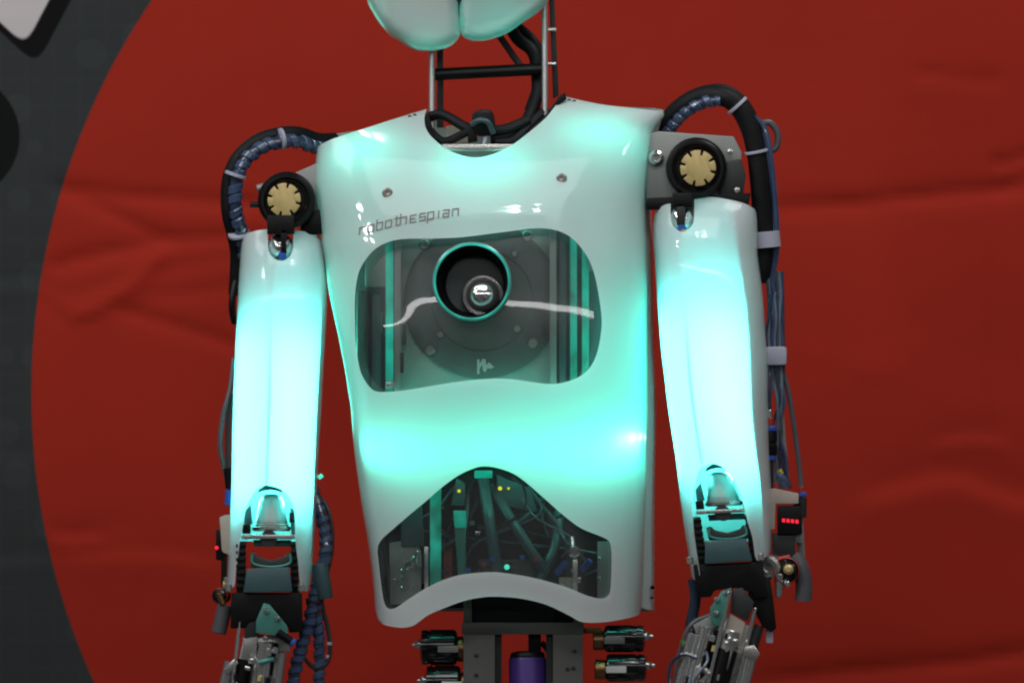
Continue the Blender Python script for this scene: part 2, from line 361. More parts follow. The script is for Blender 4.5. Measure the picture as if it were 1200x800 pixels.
# ================================================================== the banner behind the robot
Z0 = Vector((0, 0, 0))
def make_banner():
    D0 = 900.0
    x0, x1, y0, y1, st = -900, 2000, -700, 1250, 8.0
    nx = int((x1 - x0) / st) + 1; ny = int((y1 - y0) / st) + 1
    X, Y = np.meshgrid(np.linspace(x0, x1, nx), np.linspace(y0, y1, ny))
    H = np.zeros_like(X)
    def crease(pts, a, w, kind='s'):
        nonlocal H; w *= 0.72
        pts = np.array([tuple(p) for p in catmull([(*p, 0) for p in pts], 6)])[:, :2]
        best = np.full(X.shape, 1e9); sgn = np.zeros_like(X); tt = np.zeros_like(X); tot = len(pts) - 1
        for i in range(tot):
            p, q = pts[i], pts[i + 1]; dx, dy = q - p; L2 = dx * dx + dy * dy + 1e-9
            t = np.clip(((X - p[0]) * dx + (Y - p[1]) * dy) / L2, 0, 1)
            ex = X - p[0] - t * dx; ey = Y - p[1] - t * dy; d = np.hypot(ex, ey); m = d < best
            best[m] = d[m]; sgn[m] = np.sign(dx * ey - dy * ex)[m]; tt[m] = ((i + t) / tot)[m]
        fade = np.clip(np.minimum(tt, 1 - tt) * 5 + 0.15, 0, 1)
        if kind == 's': H += 1.3 * a * fade * sgn * (best / w) * np.exp(-1.25 * best / w) * 1.6
        else: H += 1.55 * a * fade * np.exp(-np.sqrt((best / w) ** 2 + 0.03) * 1.3)
    crease([(55, 219), (75, 221), (150, 229), (262, 237), (330, 240)], -5.5, 13, 'g')
    crease([(70, 226), (120, 245), (180, 274), (203, 281), (275, 277), (330, 280)], -4.5, 12, 'g')
    crease([(50, 316), (100, 302), (180, 286), (210, 278)], -5.5, 14, 'g')
    crease([(205, 276), (165, 325), (120, 357), (75, 378)], 6, 12, 'g')
    crease([(48, 335), (70, 342), (100, 339), (150, 325)], -2.5, 9, 'g')
    crease([(40, 345), (60, 362), (76, 377), (115, 374)], -2.5, 9, 'g')
    crease([(118, 357), (170, 371), (230, 389), (275, 405), (330, 430)], -4.5, 12, 'g')
    crease([(160, 326), (215, 312), (275, 304), (330, 300)], -3, 16, 'g')
    crease([(165, 348), (220, 344), (275, 336), (330, 330)], -3, 14, 'g')
    crease([(880, 246), (940, 243), (1000, 238), (1060, 232), (1150, 224), (1250, 220)], -6, 14, 'g')
    crease([(1160, 193), (1180, 190), (1215, 180)], -5, 10, 'g')
    crease([(1165, 222), (1185, 215), (1230, 200)], -4, 10, 'g')
    crease([(1070, 84), (1100, 88), (1145, 93), (1180, 90)], -2.5, 9, 'g')
    crease([(1000, 590), (1060, 572), (1120, 562), (1175, 582), (1260, 600)], 6, 26)
    crease([(860, 800), (1000, 786), (1120, 776), (1200, 765), (1300, 760)], -6, 16, 'g')
    crease([(1090, 520), (1140, 512), (1180, 518)], 3, 12)
    crease([(60, 628), (85, 632), (120, 628)], 4, 9); crease([(70, 655), (180, 650), (260, 662)], 2.5, 16)
    crease([(1150, -500), (1152, 0), (1146, 400), (1150, 900)], 3.5, 18, 'g')
    crease([(760, -500), (762, 0), (758, 200), (760, 900)], 2, 16, 'g')
    crease([(-60, 330), (0, 334), (50, 332)], 4, 12); crease([(-40, 530), (40, 540)], 2, 14); crease([(-40, 660), (60, 655)], 2, 14)
    rs = np.random.RandomState(3)
    for k in range(26):
        fx, fy = rs.uniform(-1, 1, 2) * np.array([0.010, 0.014]); ph = rs.uniform(0, 6.28)
        H += np.sin(X * fx + Y * fy + ph) * rs.uniform(0.6, 3.6)
    for k in range(40):                                        # shallow crumples
        cx, cy = rs.uniform(0, 1200), rs.uniform(0, 800); an = rs.uniform(-0.5, 0.5); w = rs.uniform(10, 26); l = rs.uniform(40, 130)
        u = (X - cx) * math.cos(an) + (Y - cy) * math.sin(an); v = -(X - cx) * math.sin(an) + (Y - cy) * math.cos(an)
        H += rs.uniform(-1.6, 1.6) * np.exp(-(u / l) ** 2 - (v / w) ** 2)
    for k in range(70):                                        # small sharp wrinkles
        cx, cy = rs.uniform(-100, 1300), rs.uniform(-60, 860); an = rs.normal(0.0, 0.45); w = rs.uniform(5, 12); l = rs.uniform(25, 90)
        u = (X - cx) * math.cos(an) + (Y - cy) * math.sin(an); v = -(X - cx) * math.sin(an) + (Y - cy) * math.cos(an) + (u / l) ** 2 * rs.uniform(-8, 8)
        H += rs.uniform(-1.5, 1.5) * np.exp(-(u / l) ** 2) * (v / w) * np.exp(-1.3 * np.abs(v) / w)
    verts = [P(X[j, i], Y[j, i], D0 - H[j, i], Z0) for j in range(ny) for i in range(nx)]
    n1 = len(verts)
    faces = [(j * nx + i, (j + 1) * nx + i, (j + 1) * nx + i + 1, j * nx + i + 1) for j in range(ny - 1) for i in range(nx - 1)]
    me = bpy.data.meshes.new('banner'); me.from_pydata(verts, [], faces)
    uv = me.uv_layers.new(name='print'); idx = np.empty(len(me.loops), int); me.loops.foreach_get('vertex_index', idx)
    U = np.stack([X.ravel(), Y.ravel()], 1)[idx] / 1000.0; uv.data.foreach_set('uv', U.ravel().astype(np.float32))
    me.polygons.foreach_set('use_smooth', [True] * len(faces))
    m = bpy.data.materials.new('printed_cloth'); m.use_nodes = True; nt = m.node_tree; N = nt.nodes; Lk = nt.links; b = N['Principled BSDF']
    uvn = N.new('ShaderNodeUVMap'); uvn.uv_map = 'print'; sp = N.new('ShaderNodeSeparateXYZ'); Lk.new(uvn.outputs[0], sp.inputs[0])
    def mth(op, a, c=None, d=None):
        n = N.new('ShaderNodeMath'); n.operation = op
        for i, q in enumerate((a, c, d)):
            if q is None: continue
            if isinstance(q, (int, float)): n.inputs[i].default_value = q
            else: Lk.new(q, n.inputs[i])
        return n.outputs[0]
    ux, uy = sp.outputs[0], sp.outputs[1]
    def disc(cx, cy, r):
        dx = mth('SUBTRACT', ux, cx); dy = mth('SUBTRACT', uy, cy)
        d = mth('SQRT', mth('ADD', mth('MULTIPLY', dx, dx), mth('MULTIPLY', dy, dy)))
        n = N.new('ShaderNodeMapRange'); Lk.new(d, n.inputs['Value']); n.inputs['From Min'].default_value = r - 0.0012; n.inputs['From Max'].default_value = r + 0.0012
        n.inputs['To Min'].default_value = 1; n.inputs['To Max'].default_value = 0; return n.outputs[0]
    def wedge(off, k):
        n1 = Vector((38, 20)).normalized(); n2 = Vector((-14, 15)).normalized()
        h1 = mth('SUBTRACT', mth('ADD', mth('MULTIPLY', ux, n1.x), mth('MULTIPLY', uy, n1.y)), n1.x * 0.062 + off)
        h2 = mth('SUBTRACT', mth('ADD', mth('MULTIPLY', ux, n2.x), mth('MULTIPLY', uy, n2.y)), n2.y * 0.028 + off * 0.35)
        h = mth('SMOOTH_MAX', h1, h2, k)
        n = N.new('ShaderNodeMapRange'); Lk.new(h, n.inputs['Value']); n.inputs['From Min'].default_value = -0.0012; n.inputs['From Max'].default_value = 0.0012
        n.inputs['To Min'].default_value = 1; n.inputs['To Max'].default_value = 0; return n.outputs[0]
    def mix(f, a, c):
        n = N.new('ShaderNodeMix'); n.data_type = 'RGBA'; Lk.new(f, n.inputs[0])
        for q, s_ in ((a, 6), (c, 7)):
            if isinstance(q, tuple): n.inputs[s_].default_value = (*q, 1)
            else: Lk.new(q, n.inputs[s_])
        return n.outputs[2]
    nz = N.new('ShaderNodeTexNoise'); nz.inputs['Scale'].default_value = 7; nz.inputs['Detail'].default_value = 6; Lk.new(uvn.outputs[0], nz.inputs['Vector'])
    ck = N.new('ShaderNodeTexVoronoi'); ck.inputs['Scale'].default_value = 18; Lk.new(uvn.outputs[0], ck.inputs['Vector'])
    greymix = mix(mth('MULTIPLY', mth('LESS_THAN', ck.outputs['Distance'], 0.33), 0.35), (0.040, 0.0435, 0.0445), (0.056, 0.061, 0.062))
    bk = N.new('ShaderNodeTexBrick'); bk.inputs['Scale'].default_value = 16; bk.inputs['Mortar Size'].default_value = 0.035; bk.offset = 0; bk.inputs['Row Height'].default_value = 0.5; Lk.new(uvn.outputs[0], bk.inputs['Vector'])
    greymix = mix(mth('MULTIPLY', bk.outputs['Fac'], 0.14), greymix, (0.060, 0.065, 0.066))
    c = mix(disc(-0.050, 0.160, 0.073), greymix, (0.009, 0.010, 0.010))
    c = mix(wedge(0.019, 0.034), c, (0.008, 0.0085, 0.008))
    c = mix(wedge(-0.004, 0.030), c, (0.60, 0.55, 0.55))
    c = mix(disc(0.857, 0.460, 0.820), c, (0.375, 0.0265, 0.0145))
    vm = N.new('ShaderNodeVectorMath'); vm.operation = 'SCALE'; Lk.new(c, vm.inputs[0])
    Lk.new(mth('MULTIPLY_ADD', nz.outputs['Fac'], 0.16, 0.92), vm.inputs['Scale']); Lk.new(vm.outputs[0], b.inputs['Base Color'])
    b.inputs['Roughness'].default_value = 0.8; b.inputs['Specular IOR Level'].default_value = 0.06
    wv = N.new('ShaderNodeTexNoise'); wv.inputs['Scale'].default_value = 420; Lk.new(uvn.outputs[0], wv.inputs['Vector'])
    bp = N.new('ShaderNodeBump'); bp.inputs['Strength'].default_value = 0.15; bp.inputs['Distance'].default_value = 0.001; Lk.new(wv.outputs['Fac'], bp.inputs['Height']); Lk.new(bp.outputs[0], b.inputs['Normal'])
    me.materials.append(m)
    o = bpy.data.objects.new('banner', me); COL.objects.link(o)
    return tag(o, 'creased cloth banner with a huge red disc printed on dark grey, hanging behind the robot', 'banner')
make_banner()

# ================================================================== the robot
robot = empty('robot', loc=ROOT)
tag(robot, 'white humanoid robot with glowing turquoise chest and arm shells, standing before the red banner', 'robot')
TEAL = (0.08, 1.0, 0.72)
TEAL_TOP = (0.0, 1.0, 0.74)
ARM = (0.10, 1.0, 0.93)
def led(name, a, b, d, width, power, color, back=False):
    """strip of LEDs inside a shell from (px,py) a to b at depth d, shining forwards"""
    pa, pb = P(*a, d), P(*b, d); c = (pa + pb) / 2; L = (pb - pa).length; dr = (pb - pa).normalized()
    ld = bpy.data.lights.new(name, 'AREA'); ld.shape = 'RECTANGLE'; ld.size = L; ld.size_y = width / 1000; ld.energy = power; ld.color = color
    o = bpy.data.objects.new(name, ld); COL.objects.link(o); o.parent = robot; o.location = c
    z = Vector((0, 1, 0)) * (-1 if back else 1); x = dr; y = z.cross(x)     # area lamps shine along -Z
    o.rotation_euler = Matrix((x, y, z)).transposed().to_euler()
    return o

# ---------------------------------------------------------------- torso shell
TL = [(105, 368), (160, 372), (172, 372), (180, 371), (195, 369.5), (215, 369), (240, 371), (260, 374), (285, 376.5), (301, 380), (340, 385), (370, 391), (406, 399), (450, 407), (477, 411),
      (505, 413), (532, 415.5), (564, 420), (596, 424.5), (627, 430), (656, 434), (687, 437.5), (719, 440), (740, 442)]
TR = [(105, 782), (130, 781), (138, 777), (150, 767), (165, 763), (185, 759.5), (210, 757), (230, 756), (250, 756), (297, 758), (400, 758.5), (477, 759), (514, 757.5), (571, 757), (639, 755), (686, 753.5), (713, 752), (740, 751)]
TD = [(105, 4), (118, 14), (130, 28), (150, 46), (180, 66), (220, 83), (270, 98), (300, 105.5), (330, 111), (362, 115.2), (400, 118), (440, 118.5), (477, 115), (510, 108), (560, 97), (640, 93), (740, 90)]
def chest_relief(px, py):
    # a soft raised step that sweeps across the chest above the window
    yl = np.interp(px, [400, 440, 500, 580, 640, 700], [262, 251, 239, 231, 226, 215]); a = np.interp(px, [430, 480, 640, 700], [0, 1, 1, 0])
    t = (py - yl) / 5.0
    return -2.2 * a / (1 + math.exp(max(-30, min(30, -t)))) * math.exp(-max(0, py - yl) / 90.0)
torso = Shell(TL, TR, TD, 3.1, 0.55, 0.0, chest_relief, 195)
top_pts = [(374, 171), (386, 164.5), (400, 159.5), (437, 147.5), (462, 139.5), (490, 131), (500, 128)]
neck_pts = [(500, 128), (497.5, 137), (498, 147), (502, 156), (510, 164.5), (522, 174), (535, 180), (552, 184.5), (567, 183.5), (582, 179), (600, 170), (615, 159), (635, 142.5), (645, 132), (659, 112.5)]
right_pts = [(659, 112.5), (680, 117.5), (705, 122.5), (730, 125.5), (755, 128.5), (776, 130.5)]
bot_pts = [(751.5, 712), (748, 720), (725, 726), (701, 729), (681, 728), (667.6, 721), (640, 708), (610, 700.8), (578, 698.5), (557, 700.6), (541, 704.5), (523, 711), (502, 720), (491, 728), (483, 733), (470, 735), (452, 732), (444, 727), (441, 719)]
def cm2(pts, n=4): return [(p.x, p.y) for p in catmull([(*p, 0) for p in pts], n)]
outline = cm2(top_pts)[:-1] + cm2(neck_pts) + cm2(right_pts)[1:]
dom = [torso.dom(*p) for p in outline]
dom += [(torso.k, y) for y in range(140, 712, 8)]
dom += [torso.dom(*p) for p in cm2(bot_pts)]
dom += [(-torso.k, y) for y in range(712, 174, -8)]
upper_win = [(471, 280), (449, 286), (435, 296), (424, 311), (418.5, 326), (416, 348), (416, 375.5), (417, 403), (420, 425), (424, 439), (432, 452), (441, 458.5), (456, 459), (476, 457), (504, 452.5), (531, 448), (556, 445),
             (580, 443.5), (602, 444.5), (622.5, 447.5), (644.5, 450), (661, 448), (677.5, 442), (691, 431), (699.5, 414), (704, 392), (705, 373), (702, 348), (697, 323), (690, 304), (680, 289), (669, 278), (655.5, 271), (639, 267.5), (622.5, 267.7), (600.5, 270.5), (573, 274), (540, 278), (505, 279.5)]
lower_win = [(567.5, 546), (552, 549.7), (536, 557.6), (520, 569), (499, 587), (478, 604.5), (460, 620), (447, 632), (442.5, 643), (444, 661), (447, 687), (450.5, 706), (456, 713), (465, 711), (478, 702), (497, 690), (515, 681), (536, 674), (557, 671), (578, 670),
             (594, 671.5), (617, 675), (644, 681.5), (667.6, 689), (688, 697.5), (704, 701), (712, 698), (715.5, 689), (716.6, 659), (716, 641), (713, 633), (704, 628), (681, 618.5), (661, 604), (637, 583), (610, 560), (590, 550)]
def hole(pts, sh): return [sh.dom(p.x, p.y) for p in catmull([(*p, 0) for p in pts], 4, True)]
hu, hl = hole(upper_win, torso), hole(lower_win, torso)
v, f = sheet(dom, [hu, hl], 5.0, torso.to3d, 6.0)
shell = MB().add(v, f).build('torso_shell', M['shell'], robot, angle=50, flange=1)
# window panes: clear sheets seated behind the rims
def grow(pts, k):
    c = Vector((sum(p[0] for p in pts) / len(pts), sum(p[1] for p in pts) / len(pts)))
    out = []
    n = len(pts)
    for i in range(n):
        a, b = Vector(pts[i - 1]), Vector(pts[(i + 1) % n]); t = (b - a).normalized(); nn = Vector((t.y, -t.x)); p = Vector(pts[i])
        q = p + nn * k
        if (q - c).length < (p - c).length: q = p - nn * k
        out.append((q.x, q.y))
    return out
lens_c = (553, 330)
def pane(pts, holes, name, dd, bow):
    g = grow(pts, 8)
    def m3(a, t):
        x, y, d = torso.to3d(a, t); return (x, y, d + dd + bow(x, y))
    hs = [[torso.dom(lens_c[0] + 46 * math.cos(q), lens_c[1] + 46 * math.sin(q)) for q in np.linspace(0, 2 * math.pi, 49)[:-1]]] if holes else []
    v, f = sheet([torso.dom(p.x, p.y) for p in catmull([(*p, 0) for p in g], 3, True)], hs, 7.0, m3, 0)
    return MB().add(v, f).build(name, M['pane'], shell, angle=60)
def sag(x, y):
    q = min(max((512 - x) / 75.0, 0), 1); q = q * q * (3 - 2 * q); return 9 - 24 * math.tanh((y - 374) / 24.0) * 0.13 * q
pane(upper_win, True, 'window_pane', 5, sag)
pane(lower_win, False, 'window_pane', 5, lambda x, y: 0.0)
def button(px, py, r, h, m, name, parent, d=None, slot=True):
    if d is None: d = torso.depth(px, py) - 0.4
    b = MB().lathe((px, py, d + 1), (0, 0, -1), [(r, 0), (r, h * 0.6), (r * 0.8, h), (r * 0.45, h), (r * 0.4, h * 0.4), (0.1, h * 0.4)], 16)
    return b.build(name, m, parent)
for px, py in ((454, 226), (658, 209)):
    s_ = button(px, py, 6.2, 2.2, M['screw'], 'screw', shell)
for px, py in ((667, 118), (673, 119), (480, 137), (486, 135.5)): button(px, py, 2.2, 1.0, M['dark'], 'screw', shell)
# lettering: strokes laid on the shell
GL = {'r': [[(0, 0), (0, 4)], [(0, 3), (1, 4), (3, 4)]], 'o': [[(0, 0), (0, 4), (3, 4), (3, 0), (0, 0)]], 'b': [[(0, 6), (0, 0), (3, 0), (3, 4), (0, 4)]],
      't': [[(1, 5.5), (1, 0), (3, 0)], [(0, 4), (3, 4)]], 'h': [[(0, 6), (0, 0)], [(0, 4), (3, 4), (3, 0)]], 'e': [[(3, 0), (0, 0), (0, 4), (3, 4)], [(0, 2), (2.4, 2)]],
      's': [[(0, 0), (3, 0), (3, 2), (0, 2), (0, 4), (3, 4)]], 'p': [[(0, -2), (0, 4), (3, 4), (3, 0), (0, 0)]], 'i': [[(1, 0), (1, 4)]],
      'a': [[(0, 4), (3, 4), (3, 0), (0, 0), (0, 2), (3, 2)]], 'n': [[(0, 0), (0, 4)], [(0, 4), (3, 4), (3, 0)]]}
LX = [421, 431, 441, 451.5, 462, 469, 480.5, 491.5, 501, 511.5, 519, 530]
base = itp([(415, 276), (421, 275), (455, 266.5), (475, 262), (505, 256.5), (540, 252)])
b = MB()
for ch, x in zip('robothespian', LX):
    for st in GL[ch]:
        pts = []
        for gx, gy in st:
            X_ = x + gx * 2.25 + gy * 0.15; Y_ = base(X_) - gy * 2.0; pts.append((X_, Y_))
        for (ax, ay), (bx, by) in zip(pts, pts[1:]):
            t = Vector((bx - ax, by - ay)); L_ = t.length; t.normalize(); n_ = Vector((-t.y, t.x)) * 0.75; e = t * 0.5
            q = [(ax - e.x + n_.x, ay - e.y + n_.y), (bx + e.x + n_.x, by + e.y + n_.y), (bx + e.x - n_.x, by + e.y - n_.y), (ax - e.x - n_.x, ay - e.y - n_.y)]
            n0 = len(b.v); b.add([(px, py, torso.depth(px, py) - 0.9) for px, py in q] + [(px, py, torso.depth(px, py) + 0.3) for px, py in q], [(0, 1, 2, 3), (4, 7, 6, 5), (0, 4, 5, 1), (1, 5, 6, 2), (2, 6, 7, 3), (3, 7, 4, 0)])
b.build('lettering', M['print'], shell)

# ---------------------------------------------------------------- back shell
BL = itp([(105, 376), (180, 378), (260, 382), (301, 388), (370, 399), (450, 414), (532, 422), (596, 431), (687, 444), (740, 448)])
BR = itp([(105, 780), (137, 778), (160, 772), (185, 768), (240, 763.5), (300, 765), (400, 766.5), (480, 769), (571, 767.5), (640, 767), (740, 767)])
def back3d(s_, t):
    l, r, rf = BL(t), BR(t), torso.R(t) - 1.5
    ks = [0, 0.08, 0.18, 0.3, 0.5, 0.7, 0.82, 0.9, 0.96, 1.0]
    xs = [l + 3, l, l + 14, l + 70, (l + r) / 2, r - 70, r - 12, r, r - 3, min(rf, r - 4)]; ds = [1.5, 40, 92, 116, 122, 116, 92, 40, 12, 1.5]
    i = min(max(int(np.searchsorted(ks, s_, 'right')) - 1, 0), len(ks) - 2); q = (s_ - ks[i]) / (ks[i + 1] - ks[i])
    g = lambda a: a[i] + (a[i + 1] - a[i]) * q
    tap = np.interp(t, [110, 150, 200, 260], [0.35, 0.7, 0.95, 1]); return (g(xs), t, g(ds) * tap)
def bdom(px, py): return (np.interp(px, [380, 450, 573, 700, 775], [0, 0.3, 0.5, 0.7, 1.0]) * 560, py)
bo = [bdom(*p) for p in cm2([(378, 172), (400, 163), (440, 152), (490, 136), (505, 137), (520, 150), (545, 158), (575, 160), (605, 157), (630, 146), (648, 122), (659, 117), (700, 124), (740, 128), (774, 133)])]
bo += [(560, y) for y in range(145, 706, 8)] + [(560, 711), (545, 714)] + [(x, 716) for x in range(520, 20, -10)] + [(6, 714), (0, 708)] + [(0, y) for y in range(700, 178, -8)]
v, f = sheet(bo, [], 7.0, lambda a, t: back3d(a / 560, t), 0)
bs = MB().add(v, f).build('back_shell', M['white'], robot, angle=50)
MB().lathe((764, 688, 6), (0.6, 0, -1), [(2.4, 0), (2.4, 2), (0.1, 2)], 12).build('screw', M['black'], bs)
MB().lathe((763, 700, 6), (0.6, 0, -1), [(1.6, 0), (1.6, 2), (0.1, 2)], 12).build('screw', M['black'], bs)

MB().prism([(392, 205), (440, 192), (500, 196), (570, 205), (640, 196), (700, 190), (748, 196), (748, 700), (700, 712), (448, 712), (424, 560), (398, 380), (386, 280)], 14, 18).build('light_baffle', M['black'], robot)  # dark baffle added behind the LEDs to absorb bounced light
# ---------------------------------------------------------------- chassis behind the chest window
ch = MB().box(466, 650, 250, 470, -52, -46).box(425, 735, 470, 476, -60, 10).build('chassis', M['plate'], robot, bevel=1.5)
MB().lathe((565, 352, -53), (0, 0, -1), [(0.1, 0), (92, 0), (92, 5), (88, 7), (60, 8), (58, 6.5), (0.1, 6.5)], 64).build('speaker_disc', M['disc'], ch)
# projector tube
cx, cy = lens_c; zf = torso.depth(cx, cy)
MB().lathe((cx, cy, zf + 40), (0, 0, -1), [(45, -30), (45, 30), (46.5, 34), (46.5, 38), (44, 40), (42.5, 38), (42, 30)], 64, cap=False).build('lens_ring', M['tealring'], ch)
MB().tube([(cx + 43.6 * math.cos(q), cy + 43.6 * math.sin(q), zf - 1) for q in np.linspace(0, 2 * math.pi, 65)], 1.1, 8, 0).build('glow_rim', M['glowrim'], ch)
MB().lathe((cx + 1, cy + 2, zf + 8), (0.06, 0.05, 1), [(42, 0), (40, 4), (40, 12), (37, 13), (37, 30), (34, 31), (34, 60), (0.1, 60)], 48, cap=False).build('lens_tube', M['matt'], ch)
MB().lathe((566, 346, zf + 52), (0, 0, -1), [(25, 0), (25, 22), (23.5, 24), (21.5, 23), (21, 18)], 40, cap=False).build('bulb_collar', M['chrome'], ch)
MB().lathe((566, 346, zf + 34), (0, 0, -1), [(22, 0), (21, 6), (17, 12), (11, 16), (4, 18), (0.1, 18.2)], 32).build('bulb', M['chrome'], ch)
for px, py, r in ((497, 286, 6.5), (618, 276, 6.5), (603, 297, 4.2), (504, 410, 6.5), (516, 392, 4.2), (606, 385, 4.2), (625, 402, 6.5), (520, 300, 3.5)):
    MB().lathe((px, py, -60), (0, 0, -1), [(r, 0), (r, 4), (r * 0.75, 6), (r * 0.4, 6), (r * 0.35, 4), (0.1, 4)], 18).build('screw', M['screw'], ch)
MB().prism([(559, 421), (562, 421), (562, 426), (566, 420), (569, 421), (570, 428), (573, 424), (579, 430), (575, 432), (571, 431), (569, 436), (566, 434), (565, 427), (562, 432), (562, 438), (559, 438)], -63, -60.5).build('sticker', M['white'], ch)
for x0, x1, d0, d1, mm, nm in ((462, 470, -78, -46, 'plate', 'side_rail'), (452, 461, -60, -30, 'glowstrip', 'glow_strip'), (644, 652, -78, -46, 'plate', 'side_rail'), (655, 663, -64, -30, 'tealbox', 'side_rail'),
                               (668, 676, -58, -20, 'glowstrip', 'glow_strip'), (682, 690, -40, -10, 'glowstrip', 'glow_strip')):
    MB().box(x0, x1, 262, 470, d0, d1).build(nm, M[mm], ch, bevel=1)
MB().box(428, 460, 285, 336, -58, -25).build('connector_box', M['bracket'], ch, bevel=2)
MB().box(690, 712, 285, 318, -44, -15).build('connector_box', M['bracket'], ch, bevel=2)
MB().box(418, 455, 255, 468, -8, -2).build('leak_panel', M['tealbox'], ch); MB().box(650, 740, 255, 468, -8, -2).build('leak_panel', M['tealbox'], ch)  # panels put in behind the window sides to block light leaks
MB().box(418, 432, 340, 455, -40, -12).build('side_post', M['dark'], ch, bevel=2)
MB().box(435, 447, 345, 468, -30, -8).build('side_post', M['tealbox'], ch, bevel=2)
for i, (px, py) in enumerate(((449, 378), (641, 380), (474, 392), (471, 425))):
    MB().box(px - 2, px + 2, py - 12, py + 12, -80, -70).build('rail_slot', M['dark'], ch, bevel=0.5)
MB().box(452, 462, 447, 455, -66, -60).build('screw_head', M['steel'], ch, bevel=1)

# ---------------------------------------------------------------- abdomen, seen through the lower window
ab = MB().box(456, 738, 530, 712, 30, 36).build('abdomen', M['black'], robot)
for poly, d0, d1, mm, nm in (
    ([(456, 636), (488, 630), (494, 650), (494, 706), (458, 708)], -46, -12, 'bracket', 'side_block'), ([(470, 600), (494, 582), (497, 640), (470, 640)], -52, -15, 'tealbox', 'side_block'),
    ([(504, 570), (517, 560), (517, 690), (504, 690)], -50, -30, 'glowstrip', 'glow_strip'), ([(531, 598), (546, 598), (546, 690), (538, 690)], -46, -20, 'tealpart', 'pillar'), ([(531, 598), (546, 598), (546, 618), (533, 618)], -50, -46, 'glowstrip', 'glow_strip'),
    ([(497, 640), (502, 640), (502, 690), (497, 690)], -56, -40, 'steel', 'pillar'), ([(700, 634), (716, 634), (716, 704), (700, 704)], -40, -12, 'bracket', 'side_block'),
    ([(671, 655), (677, 655), (677, 700), (671, 700)], -54, -40, 'steel', 'pillar'), ([(655, 676), (672, 676), (672, 690), (655, 690)], -50, -30, 'beige', 'terminal'),
    ([(556, 551), (577, 551), (577, 560), (556, 560)], -50, -40, 'glowstrip', 'circuit_chip'), ([(535, 560), (545, 566), (545, 592), (528, 592)], -30, -10, 'tealbox', 'circuit_board'),
    ([(582, 556), (620, 572), (630, 600), (582, 590)], -30, -10, 'tealbox', 'circuit_board'), ([(560, 655), (640, 655), (640, 700), (560, 700)], -30, 0, 'dark', 'valve_block')):
    MB().prism(poly, d0, d1).build(nm, M[mm], ab, bevel=1.2)
for px, py, r in ((538, 575, 2.0), (586, 572, 2.4), (596, 572, 1.5)):
    MB().lathe((px, py, -44), (0, 0, -1), [(r, 0), (r, 4), (r * 0.6, 6), (0.1, 6.3)], 12).build('yellow_lamp', M['ledy'], ab)
MB().lathe((594, 664, -48), (0, 0, -1), [(3.2, 0), (3.2, 4), (2, 5.5), (0.1, 5.5)], 14).build('teal_lamp', M['ledt'], ab)
hs = [[(566, 560, -20), (572, 600, -40), (578, 640, -44), (582, 668, -40)], [(575, 570, -15), (600, 610, -40), (622, 645, -46), (640, 670, -40)], [(640, 580, -10), (610, 610, -30), (590, 620, -30), (560, 618, -30)],
      [(548, 580, -20), (545, 620, -34), (530, 635, -40), (505, 650, -30)], [(655, 600, -10), (650, 640, -36), (632, 680, -40)], [(560, 585, -10), (540, 640, -20), (552, 690, -20)], [(640, 600, -20), (668, 640, -40), (690, 660, -30)], [(600, 560, -10), (650, 610, -30), (668, 650, -38)]]
for i, h in enumerate(hs): MB().tube(h, (7, 6.5, 4, 3.5, 6, 3, 3, 3)[i], 10).build('hose', M[('tealbox', 'tealbox', 'dark', 'dark', 'tealbox', 'dark', 'navy', 'dark')[i]], ab)
ra_ = random.Random(11)
for k in range(11):
    x0, y0 = ra_.uniform(520, 660), ra_.uniform(556, 600); x1, y1 = ra_.uniform(500, 690), ra_.uniform(650, 690); d0 = ra_.uniform(-40, 15)
    MB().tube([(x0, y0, d0), (x0 + ra_.uniform(-25, 25), y0 + (y1 - y0) * 0.35, d0 - ra_.uniform(0, 18)), (x1 + ra_.uniform(-25, 25), y0 + (y1 - y0) * 0.7, d0 - 8), (x1, y1, d0)], ra_.uniform(0.9, 2.2), 7).build('wire', M[ra_.choice(('tealbox', 'black', 'navy', 'dark', 'greyhose', 'black'))], ab)
for k in range(16):
    px, py = ra_.uniform(505, 695), ra_.uniform(610, 690)
    MB().box(px - ra_.uniform(2, 5), px + ra_.uniform(2, 5), py - ra_.uniform(1.5, 4), py + ra_.uniform(1.5, 4), -30, -16).build('connector', M[ra_.choice(('dark', 'bracket', 'tealbox', 'black', 'steel'))], ab, bevel=0.8)
for k in range(9):  # chrome screws added as small sparkles
    MB().lathe((ra_.choice((462, 470, 484, 702, 708, 712, 660)), ra_.uniform(642, 694), -48), (0, 0.2, -1), [(2.2, 0), (2.2, 2), (1, 3), (0.1, 3)], 10).build('screw', M['chrome'], ab)
MB().box(520, 530, 636, 690, -24, -16).build('pillar', M['red'], ab)
for px, py, mm in ((577, 655, 'cobalt'), (612, 653, 'cobalt'), (549, 668, 'cobalt'), (567, 661, 'red'), (628, 655, 'red')):
    MB().cyl((px, py, -40), (px, py, -54), 3.2, seg=12).build('push_fitting', M[mm], ab)
for a, b_ in (((652, 672, -44), (664, 658, -50)), ((682, 668, -44), (692, 656, -50))): MB().cyl(a, b_, 4, seg=12).build('push_fitting', M['cobalt'], ab)
for c, r in (((672, 645, -50), 7), ((478, 660, -60), 6)):
    MB().lathe(c, (0.2, 0.3, -1), [(r, 0), (r, 5), (r * 0.6, 6), (r * 0.55, 2), (0.1, 2)], 18).build('hose_fitting', M['chrome'], ab)
MB().cyl((490, 645, -60), (491, 664, -60), 3.4).build('hose_fitting', M['chrome'], ab)
MB().cyl((670, 628, -50), (671, 642, -52), 3).build('hose_fitting', M['chrome'], ab)
MB().box(552, 650, 700, 735, -20, 10).build('lower_housing', M['black'], ab, bevel=2)

